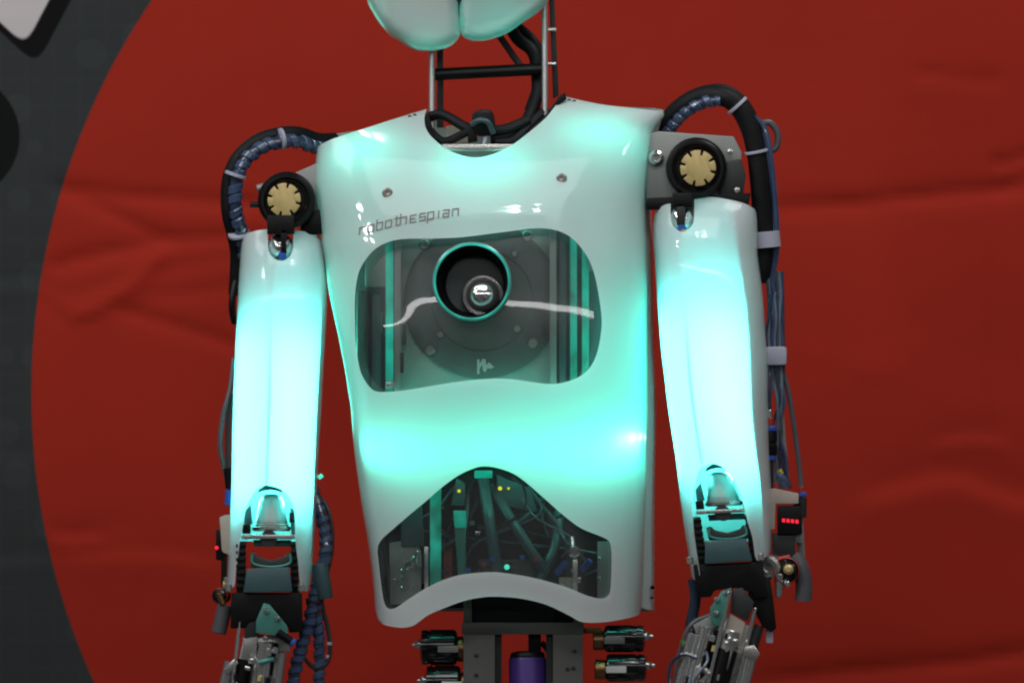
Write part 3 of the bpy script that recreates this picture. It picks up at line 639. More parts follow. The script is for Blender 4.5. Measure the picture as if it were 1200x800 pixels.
# ---------------------------------------------------------------- LED strips inside the torso
led('led_strip', (405, 188), (462, 188), -20, 16, 0.046, TEAL_TOP)
led('led_strip', (515, 205), (615, 203), -32, 16, 0.078, TEAL_TOP)
led('led_strip', (655, 172), (735, 168), -10, 16, 0.056, TEAL_TOP)
led('led_strip', (432, 524), (520, 522), -50, 18, 0.115, TEAL)
led('led_strip', (535, 518), (628, 516), -46, 18, 0.135, TEAL)
led('led_strip', (642, 520), (742, 522), -48, 18, 0.16, TEAL)
led('led_strip', (727, 360), (733, 540), -36, 22, 0.095, TEAL_TOP)
led('led_strip', (741, 330), (744, 560), -22, 8, 0.10, TEAL_TOP)
def led_point(px, py, d, power, color):
    ld = bpy.data.lights.new('led', 'POINT'); ld.energy = power; ld.color = color; ld.shadow_soft_size = 0.002
    o = bpy.data.objects.new('led', ld); COL.objects.link(o); o.parent = robot; o.location = P(px, py, d)
for px, e in ((722, 0.012), (737, 0.010), (747, 0.008), (754, 0.006)): led_point(px, 512, torso.depth(px, 512) + (14 if px == 722 else 9), e, (0.5, 1.0, 0.95))
led('led_strip', (392, 320), (420, 500), -18, 10, 0.15, TEAL)

# ---------------------------------------------------------------- neck
nk = MB().cyl((509, 87.5, 6), (638, 81, 6), 7.2).build('neck', M['black'], robot)
MB().cyl((506.5, 20, 0), (506, 200, 0), 3.6).build('neck_rod', M['rod'], nk)
MB().cyl((638, -20, 0), (639, 190, 0), 3.6).build('neck_rod', M['rod'], nk)
MB().prism([(642, -40), (648, -40), (655, 112), (648, 116)], 40, 52).build('rear_bar', M['dark'], nk, bevel=1)
MB().prism([(512, -40), (519, -40), (520, 150), (512, 150)], 40, 50).build('rear_bar', M['dark'], nk, bevel=1)
for py in (35, 75): MB().cyl((640, py, 30), (652, py, 30), 2.4, seg=10).build('pivot_pin', M['steel'], nk)
MB().tube([(592, 20, 40), (606, 45, 30), (625, 62, 25), (630, 95, 20), (627, 120, 10), (614, 146, 0), (590, 160, -10), (575, 162, -12)], 7.5, 12).build('neck_cable', M['rubber'], nk)
MB().tube([(604, 30, 44), (622, 45, 36), (634, 66, 30), (633, 92, 26), (620, 130, 18)], 6, 12).build('neck_cable', M['rubber'], nk)
MB().tube([(582, 38, 36), (592, 52, 30), (603, 68, 26), (612, 80, 24)], 4, 8).build('neck_cable', M['dark'], nk)
MB().tube([(497, 140, 0), (515, 134, -10), (530, 140, -16), (548, 150, -20), (566, 150, -20), (590, 152, -16), (620, 140, -10)], 6, 10).build('neck_cable', M['rubber'], nk)
MB().tube([(503, 152, -10), (520, 166, -18), (545, 156, -22), (560, 148, -24)], 5, 10).build('neck_cable', M['rubber'], nk)
MB().tube([(640, 128, 4), (618, 150, -8), (600, 165, -14), (580, 166, -16)], 6, 10).build('neck_cable', M['rubber'], nk)
MB().prism([(553, 134), (558, 129), (574, 128), (579, 134), (581, 150), (575, 160), (560, 160), (553, 148)], -42, -10).build('cable_knot', M['black'], nk, bevel=4)
MB().tube([(553, 146, -40), (562, 141, -46), (572, 144, -46), (578, 156, -40)], 3.4, 10).build('cable_clip', M['tealbox'], nk)
MB().prism([(548, 152), (556, 144), (560, 166), (548, 168)], -34, -14).build('cable_plug', M['black'], nk, bevel=2)
MB().tube([(570, 155, -36), (568, 166, -38), (566, 176, -40)], 2.2, 8).build('cable_tie', M['lilac'], nk)
MB().box(518, 602, 169, 177, -46, 60).build('collar_plate', M['steel'], nk, bevel=1.5)
MB().prism([(662, 108), (655, 113), (640, 134), (620, 152), (624, 158), (642, 142), (654, 124), (664, 116)], -20, 40).build('collar_gasket', M['black'], nk, bevel=1)
MB().prism([(496, 134), (501, 132), (508, 152), (512, 166), (505, 162), (498, 148)], -30, 30).build('collar_gasket', M['black'], nk, bevel=1)
MB().prism([(522, 148), (548, 146), (556, 168), (524, 168)], 60, 66).prism([(600, 146), (640, 132), (640, 150), (600, 168)], 60, 66).build('shell_inside', M['beige'], nk, bevel=2)  # inside of the back shell; red bounce put into the beige

# ---------------------------------------------------------------- head: two cheek shells split by a seam, brow and skull above the frame
HL = [(-60, 412), (-20, 424), (0, 430), (15, 437), (30, 447), (44, 460), (54, 475), (59, 489), (61, 502), (62, 505)]
hd = MB().lathe((545, -150, 30), (0, -1, 0), [(0.1, -170), (50, -165), (90, -140), (112, -90), (118, -30), (112, 40), (100, 90), (75, 130), (40, 152), (0.1, 156)], 40).build('head', M['dark'], robot, angle=60)
def lobe(pts, D, name, ridge=None):
    """a closed pillow from a front outline: front bulges, back flat-ish"""
    pts = [(p.x, p.y) for p in catmull([(*p, 0) for p in pts], 5, True)]
    arr = densify(pts, 5.0)
    def m3(x, y):
        d = np.linalg.norm(arr - np.array([x, y]), axis=1).min(); t = min(d / 15.0, 1.0)
        bul = 0.45 * math.sqrt(max(0, 1 - (1 - t) ** 2.2)) + 0.55 * math.sqrt(max(0, 1 - ((x - 545) / 128) ** 2 - ((y + 70) / 145) ** 2)); ex = ridge(x, y) if ridge else 0
        return (x, y, -6 - D * bul - ex * t)
    v, f = sheet(pts, [], 5.5, m3, 50)
    return MB().add(v, f).build(name, M['arm'], hd, angle=50, flange=1)
lobe([(538, -190), (537, -60), (537, 0), (538.3, 30), (539, 41), (536, 47), (530, 52.5), (520, 57.5), (502, 60.5), (487, 59.5), (475, 54), (465, 46.5), (458, 43), (447, 30), (437, 15), (430, 0), (420, -40), (418, -100), (430, -160), (470, -195)], 58, 'cheek_shell',
     lambda x, y: -7 / (1 + math.exp((x - 458) / 2.2)))
lobe([(539, -190), (538, -60), (538, 0), (539.2, 34), (544, 44), (552, 47.5), (565, 48), (580, 45), (595, 39), (612, 27.5), (630, 15), (642, 2), (655, -30), (662, -90), (655, -150), (615, -195)], 56, 'cheek_shell', lambda x, y: -9 * max(0.0, (y + 40 + (x - 560) * 0.35) / 80.0) ** 1.3)
led('led_strip', (485, 50), (528, 48), -20, 6, 0.006, TEAL)
led('led_strip', (550, 34), (612, 13), -2, 8, 0.016, TEAL_TOP)
led('led_strip', (436, 0), (452, 30), -6, 6, 0.006, TEAL)

# ---------------------------------------------------------------- shoulders
def brass_cap(c, r, d, parent):
    b = MB(); n = 8; prof = []
    for k in range(n):
        a0 = 2 * math.pi * k / n + 0.25
        for da, rr in ((-0.09, 1.0), (-0.07, 0.72), (0.07, 0.72), (0.09, 1.0), (0.25, 1.0), (0.40, 1.0), (0.56, 1.0)):
            a = a0 + da; prof.append((c[0] + r * rr * math.cos(a), c[1] + r * rr * math.sin(a)))
    b.prism(prof, d - 3, d + 3); return b.build('brass_cap', M['brass'], parent, bevel=0.6)
def joint_ring(c, R, r, d, parent):
    MB().lathe((*c, d + 44), (0, 0, -1), [(R * 0.9, 0), (R, 4), (R, 40), (R * 0.97, 46), (R * 0.88, 49), (R * 0.80, 49), (R * 0.74, 46), (r * 1.12, 45), (r * 1.08, 40), (0.1, 40)], 48).build('joint_ring', M['black'], parent)
sl = MB().prism([(345, 203), (372, 191), (420, 200), (420, 262), (350, 262)], -22, 8).build('shoulder_joint', M['bracket'], robot, bevel=1.5)
joint_ring((336, 235), 34, 20, -46, sl); brass_cap((333, 234), 19.5, -52, sl)
MB().prism([(352, 250), (376, 245), (380, 275), (352, 275)], -34, 10).build('joint_block', M['black'], sl, bevel=2)
MB().cyl((318, 240, -20), (293, 240, -20), 3.5, seg=12).build('bolt', M['black'], sl)
MB().cyl((322, 216, -20), (301, 221, -20), 4.5, seg=12).build('bolt', M['bracket'], sl)
MB().box(313, 345, 252, 275, -58, -24).build('link_arm', M['black'], sl, bevel=2)
MB().lathe((329, 289, -30), (0, 0, -1), [(15.5, -20), (15.5, 2), (13.5, 9), (9, 14), (4, 16), (0.1, 16.3)], 24).build('socket', M['chrome'], sl)
MB().box(329, 336, 268, 297, -58, -44).build('link_rod', M['black'], sl, bevel=1.5)
MB().cyl((331, 300, -44), (331, 300, -58), 5, seg=14).build('push_fitting', M['cobalt'], sl)
sr = MB().prism([(757, 158), (772, 154), (860, 160), (869, 178), (868, 236), (757, 236)], -16, 14).build('shoulder_joint', M['bracket'], robot, bevel=1.5)
joint_ring((816, 197), 36, 22, -40, sr); brass_cap((818, 197), 21, -46, sr)
MB().lathe((769, 185, -17), (0, 0, -1), [(9, 0), (9, 5), (6, 8), (4, 8), (3.6, 3), (0.1, 3)], 20).build('bolt', M['chrome'], sr)
MB().prism([(758, 232), (880, 226), (876, 246), (758, 246)], -30, 20).build('joint_block', M['black'], sr, bevel=2)
MB().prism([(846, 190), (868, 186), (874, 205), (870, 236), (842, 236)], -24, -4).build('joint_block', M['dark'], sr, bevel=2)
for px, py in ((856, 178), (864, 223)): MB().lathe((px, py, -25), (0, 0, -1), [(3.4, 0), (3.4, 3), (1.6, 4), (0.1, 2)], 12).build('bolt', M['steel'], sr)
MB().box(788, 812, 226, 244, -56, -30).build('link_arm', M['black'], sr, bevel=2)
MB().lathe((799, 256, -30), (0, 0, -1), [(15.5, -20), (15.5, 2), (13.5, 8), (9, 12), (4, 14), (0.1, 14.3)], 24).build('socket', M['chrome'], sr)
MB().box(793, 803, 238, 264, -56, -42).build('link_rod', M['dark'], sr, bevel=1.5)
MB().cyl((799, 268, -40), (799, 268, -56), 5.5, seg=14).build('push_fitting', M['cobalt'], sr)
MB().cyl((801, 272, -42), (801, 272, -58), 3.4, seg=12).build('push_fitting', M['yellow'], sr)

# ---------------------------------------------------------------- upper arm shells
def arm(L, R, D, outline, n=2.7):
    sh = Shell(L, R, D, n, 0.9, -4.0, None, 60)
    return sh
AL = [(255, 288), (268, 286), (282, 283.5), (310, 281), (360, 278), (440, 274), (500, 272), (566, 271), (615, 269), (656, 267), (700, 265)]
AR = [(255, 374), (272, 376), (284, 379), (319, 382), (350, 383), (400, 381), (440, 378.5), (480, 376.5), (540, 373), (582, 371), (647, 367.5), (678, 364), (700, 362)]
AD = [(255, 26), (272, 34), (290, 46), (330, 58), (420, 62), (560, 60), (640, 52), (700, 48)]
la = Shell(AL, AR, AD, 2.6, 0.9, -4.0, None, 62)
def arm_dom(sh, seq):
    out = []
    for kind, pts in seq:
        if kind == 'p': out += [sh.dom(*p) for p in cm2(pts, 4)]
        else: out += [(kind * sh.k, y) for y in pts]
    return out
ldom = arm_dom(la, [('p', [(286, 279), (290, 273.6), (302, 270), (314, 268.5)]), ('p', [(314, 268.5), (314, 284), (315, 294), (320, 302), (329, 305.5), (338, 302), (342.5, 294), (343.5, 284), (343.5, 269.5)]),
                    ('p', [(343.5, 269.5), (359, 271.5), (370, 275), (376, 281)]), (1, list(range(290, 688, 7))),
                    ('p', [(360, 692), (353, 691), (351, 678), (349, 656), (347, 641), (346, 615), (344, 594), (338, 581), (331, 574), (321, 570), (310, 568.5), (301, 573), (295, 581), (288, 596), (285, 615), (281.5, 631), (279, 651), (276.5, 667), (274.5, 686), (269, 690)]), (-1, list(range(682, 286, -7)))])
v, f = sheet(ldom, [], 4.0, la.to3d, 4)
arm_l = MB().add(v, f).build('upper_arm', M['arm'], robot, angle=50, flange=1)
RL = [(220, 770), (240, 768), (256, 766), (269, 765), (317, 768), (366, 771), (415, 775), (447, 779), (477, 782.5), (539, 792), (586, 797.5), (624, 803), (652, 807), (690, 812)]
RR = [(220, 880), (240, 884), (250, 886.5), (298, 888), (337, 893), (389, 897), (428, 899.5), (477, 900), (534, 902), (590, 904.5), (640, 904), (690, 902)]
RD = [(220, 28), (234, 36), (250, 48), (290, 62), (380, 68), (520, 66), (600, 58), (690, 50)]
ra = Shell(RL, RR, RD, 2.6, 0.9, -4.0, None, 74)
rdom = arm_dom(ra, [('p', [(767, 252), (771, 245), (779, 240), (786, 238.5)]), ('p', [(786, 238.5), (786, 252), (787, 261), (792, 268), (799, 271.5), (806, 269), (812, 262), (813.5, 252), (813.5, 233.5)]),
                    ('p', [(813.5, 233.5), (834, 231), (857, 234.5), (874, 239), (884, 245)]), (1, list(range(254, 646, 7))),
                    ('p', [(901, 650), (894, 654), (886, 655), (882, 631), (876, 610.6), (871.6, 592), (865, 573), (857.5, 558), (848, 548), (836, 543), (825, 546), (818, 554), (813, 577), (811.6, 595), (813.4, 624), (817, 650), (820, 674), (815, 680)]), (-1, list(range(672, 258, -7)))])
v, f = sheet(rdom, [], 4.2, ra.to3d, 4)
arm_r = MB().add(v, f).build('upper_arm', M['arm'], robot, angle=50, flange=1)
# rear half shells of the arms, a rib and a side wall inside each
def rear_arm(sh, y0, y1, D, parent):
    v = []; f = []; rows = list(range(y0, y1, 8)); K = 17
    for y in rows:
        l, r = sh.L(y) + 1, sh.R(y) - 1
        for k in range(K):
            th = math.pi * k / (K - 1); c = -math.cos(th); x = np.sign(c) * abs(c) ** 0.75; q = math.sin(th) ** 0.75
            v.append(((l + r) / 2 + (r - l) / 2 * x, y, -2 + D * q))
    for i in range(len(rows) - 1):
        for k in range(K - 1): f.append((i * K + k, i * K + k + 1, (i + 1) * K + k + 1, (i + 1) * K + k))
    return MB().add(v, f).build('rear_cover', M['white'], parent, angle=50)
rear_arm(la, 282, 640, 46, arm_l); rear_arm(ra, 250, 640, 52, arm_r)
def wall(sh, pts, parent, name, gap, d1=30, mm='white', th=1.0, gap0=None):
    v = []; pts = catmull([(*p, 0) for p in pts], 6); f = []
    for ip, p in enumerate(pts):
        g_ = gap if gap0 is None else gap0 + (gap - gap0) * min(1.0, ip / (len(pts) * 0.55))
        d = sh.depth(p.x, p.y) + g_
        v += [(p.x - th, p.y, d), (p.x + th, p.y, d), (p.x + th, p.y, d1), (p.x - th, p.y, d1)]
    for i in range(len(pts) - 1):
        for k in range(4): f.append((i * 4 + k, i * 4 + (k + 1) % 4, i * 4 + 4 + (k + 1) % 4, i * 4 + 4 + k))
    return MB().add(v, f).build(name, M[mm], parent)
wall(la, [(322, 312), (318, 400), (316, 480), (313, 566)], arm_l, 'stiffening_rib', 7, th=4.6, gap0=12)
wall(ra, [(800, 280), (806, 380), (812, 460), (824, 542)], arm_r, 'stiffening_rib', 7, th=4.6, gap0=14)
wall(ra, [(852, 238), (856, 300), (870, 382), (878, 460), (884, 520), (891, 575), (895, 650)], arm_r, 'side_wall', 3.0, gap0=26)
wall(la, [(371, 280), (377, 319), (376, 380), (373, 440), (370, 500), (367, 582), (364, 650)], arm_l, 'side_wall', 2.0)
led('led_strip', (300, 385), (292, 610), -18, 12, 0.8, ARM); led('led_strip', (345, 385), (341, 590), -18, 14, 0.95, ARM)
area('led_strip', P(318, 572, -6), P(318, 606, 44), 0.05, 0.01, 0.10, ARM, parent=robot); area('led_strip', P(838, 548, -6), P(842, 582, 48), 0.05, 0.01, 0.10, ARM, parent=robot)  # added fill lamps that brighten the rear covers inside the elbow arches
led('led_strip', (788, 360), (806, 560), -18, 10, 0.75, ARM); led('led_strip', (832, 360), (862, 560), -18, 18, 1.15, ARM)

# ---------------------------------------------------------------- elbows (built for one arm; the other reuses the shapes through xf)
def elbow(xf, teeth_right=True):
    mb = lambda: MB(xf=xf)
    e = mb().prism([(271, 694), (354, 694), (355, 740), (339, 741), (337, 733), (318, 726), (292, 728), (287, 736), (270, 736)], -42, 20).build('elbow', M['black'], robot, bevel=2)
    mb().lathe((318, 615, -24), (0, -1, 0), [(19, 0), (19, 5), (18, 7), (14.5, 28), (12, 33), (8, 36), (0.1, 36.5)], 32).build('motor_cone', M['bracket'], e)
    mb().lathe((318, 617, -24), (0, -1, 0), [(19.3, 0), (20.6, 0.5), (20.6, 3), (19.3, 3.5)], 32).build('motor_band', M['bracket'], e)
    mb().lathe((318, 622, -24), (0, -1, 0), [(21, 0), (23, 2), (23, 5), (19, 6), (19, 7.5)], 28).build('motor_flange', M['steel'], e)
    mb().box(283, 346, 626, 631, -52, 10).build('motor_plate', M['steel'], e, bevel=1)
    mb().box(284, 294, 614, 625, -46, -20).build('plate_clip', M['black'], e, bevel=1); mb().box(339, 348, 600, 612, -40, -20).build('plate_clip', M['black'], e, bevel=1)
    mb().lathe((315, 631, -40), (0, 0, -1), [(10, 0), (10, 8), (0.1, 8)], 20).build('motor_shaft', M['dark'], e)
    mb().prism([(301, 578), (303, 573), (311, 568), (321, 568.5), (330, 573), (333, 578), (325, 575), (317, 573.5), (308, 575)], -40, -24).build('dark_crescent', M['black'], e, bevel=1)  # black crescent block at the top of the arch
    mb().prism([(286, 600), (294, 590), (296, 614), (286, 614)], -38, -18).build('side_bracket', M['tealbox'], e, bevel=1)
    mb().prism([(340, 592), (345, 598), (346, 626), (341, 626)], -36, -18).build('side_bracket', M['tealbox'], e, bevel=1)
    mb().box(297, 341, 632, 640, -30, -22).build('cross_bar', M['tealpart'], e, bevel=1)
    pl = [(293, 648), (299, 647), (303, 652), (318, 656), (333, 652), (337, 647), (342, 648), (341, 665), (294, 665)]
    mb().prism(pl, -46, -30).build('saddle', M['dark'], e, bevel=1.5)
    mb().tube([(296, 649, -47), (297, 660, -47), (318, 664, -48), (339, 660, -47), (340, 649, -47)], 1.6, 8).build('saddle_trim', M['tealpart'], e)
    mb().prism([(289, 666), (339, 664), (343, 693), (285, 694)], -56, -8).build('elbow_block', M['tealbox'], e, bevel=2)
    for x0, x1 in ((277, 288), (341, 350)):
        mb().box(x0, x1, 634, 694, -36, -12).build('toothed_rack', M['dark'], e, bevel=1)
        for k in range(7): mb().box(x0 - 0.5, x1 + 0.5, 637 + k * 8, 641 + k * 8, -43, -35).build('rack_tooth', M['black'], e, bevel=0.8)
    for px in (268, 353): mb().cyl((px, 684, -46), (px, 693, -46), 4.2, seg=14).build('shell_clip', M['steel'], e)
    return e
elbow(None)
ang = math.radians(-8.0)
def xf_r(x, y, d):
    ca, sa = math.cos(ang), math.sin(ang); X_, Y_ = (x - 312) * 0.98, (y - 570) * 0.93
    return (836 + X_ * ca - Y_ * sa, 545 + X_ * sa * 0.35 + Y_ * ca, d)
elbow(xf_r)

# ---------------------------------------------------------------- forearms
fl = MB().prism([(300, 727), (309, 706), (316, 708), (336, 732), (338, 742), (328, 745), (300, 741)], -52, -44).build('forearm', M['pcb'], robot, bevel=1)
for px, py in ((312, 715), (325, 724), (311, 748)): MB().lathe((px, py, -52), (0, 0, -1), [(3.4, 0), (3.2, 3), (2, 4.4), (0.1, 4.6)], 14).build('screw', M['chrome'], fl)
MB().prism([(288, 722), (304, 706), (303, 745), (286, 748)], -40, -20).build('side_housing', M['dark'], fl, bevel=1.5)
MB().prism([(287, 744), (302, 740), (300, 778), (282, 778)], -38, -16).build('side_housing', M['steel'], fl, bevel=2)
MB().cyl((287, 772, -30), (278, 840, -30), 9).build('actuator', M['black'], fl)
MB().cyl((281, 728, -40), (268, 840, -40), 2.2, seg=10).build('side_rod', M['chrome'], fl)
MB().cyl((270, 775, -30), (255, 840, -30), 7).build('actuator', M['chrome'], fl)
MB().prism([(262, 784), (274, 771), (280, 776), (268, 790)], -42, -24).build('rod_clamp', M['steel'], fl, bevel=1.5)
MB().cyl((312, 752, -44), (302, 840, -44), 8).build('actuator', M['chrome'], fl)
MB().cyl((329, 764, -40), (318, 840, -40), 7).build('actuator', M['chrome'], fl)
MB().cyl((301, 770, -42), (294, 840, -42), 3.4, seg=12).build('side_rod', M['steel'], fl)
MB().cyl((321, 752, -36), (314, 790, -36), 6).build('actuator', M['black'], fl)
MB().cyl((325, 740, -52), (342, 752, -50), 5).build('hose_fitting', M['black'], fl); MB().cyl((341, 751, -50), (345, 754, -50), 5.6).build('push_fitting', M['cobalt'], fl)
MB().prism([(296, 752), (338, 752), (340, 764), (296, 762)], -30, -22).build('cross_plate', M['bracket'], fl, bevel=1)
MB().tube([(303, 776, -52), (312, 774, -54), (320, 772, -50)], 3, 8).build('actuator_clip', M['tealpart'], fl)
fr = MB().prism([(832, 712), (846, 692), (857, 688), (853, 722), (846, 736), (834, 730)], -52, -44).build('forearm', M['pcb'], robot, bevel=1)
for px, py in ((840, 702), (851, 694), (839, 718)): MB().lathe((px, py, -52), (0, 0, -1), [(3.4, 0), (3.2, 3), (2, 4.4), (0.1, 4.6)], 14).build('screw', M['chrome'], fr)
MB().prism([(858, 690), (870, 688), (884, 706), (876, 728), (856, 717)], -48, -20).build('side_housing', M['dark'], fr, bevel=1.5)
MB().prism([(855, 718), (874, 729), (866, 760), (848, 750)], -46, -18).build('side_housing', M['beige'], fr, bevel=2)
MB().cyl((857, 738, -44), (851, 764, -44), 11).build('collar', M['steel'], fr)
MB().cyl((852, 760, -42), (828, 850, -42), 13).build('actuator', M['black'], fr)
MB().cyl((856, 692, -54), (818, 850, -54), 2.4, seg=10).build('side_rod', M['chrome'], fr)
MB().cyl((885, 712, -44), (852, 850, -44), 2.4, seg=10).build('side_rod', M['chrome'], fr)
MB().cyl((828, 734, -44), (811, 794, -44), 8.5).build('actuator', M['chrome'], fr)
MB().cyl((812, 742, -40), (784, 850, -40), 7).build('actuator', M['chrome'], fr)
MB().cyl((818, 780, -46), (800, 850, -46), 7).build('actuator', M['steel'], fr)
MB().cyl((841, 738, -38), (822, 800, -38), 4.5).build('actuator', M['black'], fr)
MB().cyl((880, 766, -36), (858, 850, -36), 8).build('actuator', M['chrome'], fr)
MB().prism([(873, 757), (884, 755), (891, 766), (886, 773), (870, 768)], -48, -24).build('rod_clamp', M['steel'], fr, bevel=1.5)
MB().prism([(812, 732), (834, 720), (842, 734), (816, 742)], -40, -28).build('cross_plate', M['bracket'], fr, bevel=1)
MB().cyl((890, 732, -30), (880, 766, -30), 6).build('hose_fitting', M['dark'], fr)
MB().tube([(823, 782, -52), (830, 790, -54), (822, 800, -50)], 4, 8).build('hose_fitting', M['steel'], fr)
MB().tube([(816, 770, -54), (800, 766, -52), (786, 778, -44), (784, 800, -40), (790, 830, -40)], 2.2, 8).build('hose', M['navy'], fr)
MB().tube([(834, 720, -30), (812, 730, -26), (800, 752, -24), (792, 790, -24), (790, 840, -24)], 3, 8).build('hose', M['greyhose'], fr)
MB().cyl((800, 750, -30), (802, 756, -30), 3, seg=10).build('push_fitting', M['green'], fr)
MB().prism([(286, 742), (334, 745), (326, 800), (316, 900), (262, 900), (276, 790)], -26, -4).build('forearm_frame', M['steel'], fl, bevel=3)
MB().prism([(824, 728), (846, 720), (884, 735), (868, 800), (846, 900), (780, 900), (806, 790)], -28, -4).build('forearm_frame', M['steel'], fr, bevel=3)
rf_ = random.Random(5)
def clutter(par, spine, n):
    for k in range(n):
        t = rf_.uniform(0.05, 1.0); cx_ = spine[0][0] + (spine[1][0] - spine[0][0]) * t + rf_.uniform(-spine[2], spine[2]); cy_ = spine[0][1] + (spine[1][1] - spine[0][1]) * t
        kind = rf_.random(); dx = (spine[1][0] - spine[0][0]) / (spine[1][1] - spine[0][1])
        if kind < 0.4: MB().cyl((cx_, cy_, -52), (cx_ + dx * 7, cy_ + 7, -52), rf_.uniform(2.4, 4.2), seg=12).build('hose_clip', M[rf_.choice(('steel', 'chrome', 'brass', 'black'))], par)
        elif kind < 0.65: MB().lathe((cx_, cy_, -54), (0, 0, -1), [(2.4, -6), (2.4, 2), (1.2, 3), (0.1, 3)], 10).build('screw', M['chrome'], par)
        else:
            L_ = rf_.uniform(30, 70); MB().tube([(cx_, cy_, -44), (cx_ + dx * L_ * .3 + rf_.uniform(-6, 6), cy_ + L_ * .3, -56), (cx_ + dx * L_ * .7 + rf_.uniform(-6, 6), cy_ + L_ * .7, -56), (cx_ + dx * L_, cy_ + L_, -44)], rf_.uniform(1.0, 1.8), 8).build('thin_hose', M[rf_.choice(('clear', 'navy', 'greyhose', 'clear'))], par)
clutter(fl, ((308, 745), (290, 820), 20), 16); clutter(fr, ((842, 735), (820, 820), 26), 20)
# dark elbow housing on the outer side of the right-hand arm
eh = MB().prism([(880, 668), (902, 676), (906, 700), (910, 736), (904, 741), (893, 733), (884, 716), (876, 700)], -36, 14).build('elbow_guard', M['black'], robot, bevel=3)
MB().prism([(897, 737), (906, 738), (906, 753), (898, 753)], -24, -14).build('cable_end', M['lilac'], eh, bevel=1)

# ---------------------------------------------------------------- cable looms
lp = [(392, 170, 30), (372, 170, 15), (350, 163, -2), (330, 163, -10), (306, 170, -16), (286, 186, -18), (276, 205, -18), (273, 225, -16), (274, 250, -12), (280, 274, 0), (284, 300, 12), (282, 345, 24)]
off = lambda pts, dx, dy, dd: [(x + dx * w, y + dy * w, d + dd) for (x, y, d), w in zip(pts, [0, 0.3, 0.8, 1, 1, 1, 1, 1, 1, 1, 1, 1])]
def offset_curve(pts, k, dd):
    out = []
    for i, p in enumerate(pts):
        a = pts[max(i - 1, 0)]; b_ = pts[min(i + 1, len(pts) - 1)]; t = Vector((b_[0] - a[0], b_[1] - a[1])).normalized()
        out.append((p[0] + t.y * k, p[1] - t.x * k, p[2] + dd))
    return out
cl = MB().tube(offset_curve(lp, -6, 10), 8.5, 14).build('cable_loom', M['rubber'], robot)
MB().tube(offset_curve(lp, 3, 0)[:-1], 7, 12).build('hose_core', M['navy'], cl)
MB().helix(offset_curve(lp, 3, 0)[:-1], 7.2, 14, 10.5, 1.5).build('spiral_wrap', M['blue'], cl)
def tie(pts, i, r, w, parent, mm='lilac'):
    p = Vector(pts[i]); t = (Vector(pts[min(i + 1, len(pts) - 1)]) - Vector(pts[max(i - 1, 0)])).normalized()
    MB().lathe(p - t * w / 2, t, [(r - 1, 0), (r, 0.6), (r, w - 0.6), (r - 1, w)], 20).build('cable_tie', M[mm], parent)
for i in (3, 6, 9): tie(lp, i, 13, 4, cl)
MB().tube([(276, 330, 20), (273, 345, 14), (272, 362, 14), (275, 378, 22)], 4, 8).build('cable_bulge', M['black'], cl)
MB().tube([(274, 420, 22), (270, 455, 10), (262, 485, 6), (258, 520, 6), (263, 548, 8), (270, 575, 10)], 3.2, 8).build('hose', M['greyhose'], cl)
MB().tube([(276, 430, 26), (270, 470, 14), (267, 510, 14), (268, 555, 14), (272, 590, 14)], 3.2, 8).build('hose', M['greyhose'], cl)
MB().cyl((268, 548, 4), (270, 572, 4), 6).build('hose_fitting', M['black'], cl)
MB().cyl((269, 574, 2), (268, 592, 2), 5).build('push_fitting', M['cobalt'], cl)
MB().cyl((273, 455, 12), (272, 462, 12), 3.5).build('cable_tie', M['lilac'], cl)
# the right-hand arm: loom over the shoulder and down the outside
rp = [(762, 170, 40), (778, 152, 22), (798, 130, 4), (822, 116, -6), (846, 113, -10), (864, 124, -10), (878, 148, -8), (886, 178, -6), (890, 212, -4), (893, 250, 0), (896, 286, 4), (894, 312, 6), (890, 328, 10)]
cr = MB().tube(offset_curve(rp, 3, 6)[:4] + rp[4:], 11.5, 16).build('cable_loom', M['rubber'], robot)
MB().tube(offset_curve(rp, 9, 4)[2:7], 5.5, 12).build('upper_sleeve', M['rubber'], cr)
MB().tube(offset_curve(rp, -5, -6)[:5], 6, 12).build('hose_core', M['navy'], cr)
MB().helix(offset_curve(rp, -5, -6)[:5], 6.2, 13, 10, 1.3).build('spiral_wrap', M['blue'], cr)
for i, (r, w) in ((5, (14.5, 4)), (7, (14.5, 3.5)), (9, (15.5, 19))):
    pt = list(rp); 
    if i == 9: pt[9] = (899, 281, -2); pt[8] = (898, 270, -2); pt[10] = (900, 292, -2)
    tie(pt, i, r, w, cr)
for k, (dx, r) in enumerate(((12, 2.6), (14, 2.2), (10, 2.6))):
    MB().tube([(872 + dx, 136 + k * 3, -8), (884 + dx, 152, -8 + k * 3), (891 + dx, 190, -6), (896 + dx, 240, -2 + k * 3), (898 + dx, 290, 2), (898 + dx * 0.6, 330, 6), (902 + dx * 0.3, 400, 8), (906 + dx * 0.3, 430, 8)], r, 8).build('thin_hose', M['blue'], cr)
MB().tube([(888, 146, 0), (902, 144, 4), (911, 156, 6), (910, 172, 6), (901, 178, 4)], 4, 10).build('cable_bulge', M['greyhose'], cr)
rs_ = random.Random(2)
for k in range(10):
    x = 898.5 + k * 2.1; q = lambda a: rs_.uniform(-a, a)
    MB().tube([(x - 1, 318, 4 + k), (x + q(2), 345, 2 + k * 1.2), (x + q(2.5), 372, k * 1.2 - 3), (x + q(2), 395, k), (x + 1, 418, k), (x + q(3), 440, k - 4), (x + q(5), 470, 2 + k - 8), (x + q(7), 505, 6), (x + q(7), 540, 8), (x + 2 + q(8), 572, 10)], 1.9, 8).build('thin_hose', M[('navy', 'clear', 'navy', 'blue', 'clear', 'navy', 'greyhose', 'clear', 'blue', 'navy')[k]], cr)
MB().box(897, 922, 406, 428, -8, 18).build('cable_tie', M['lilac'], cr, bevel=4)
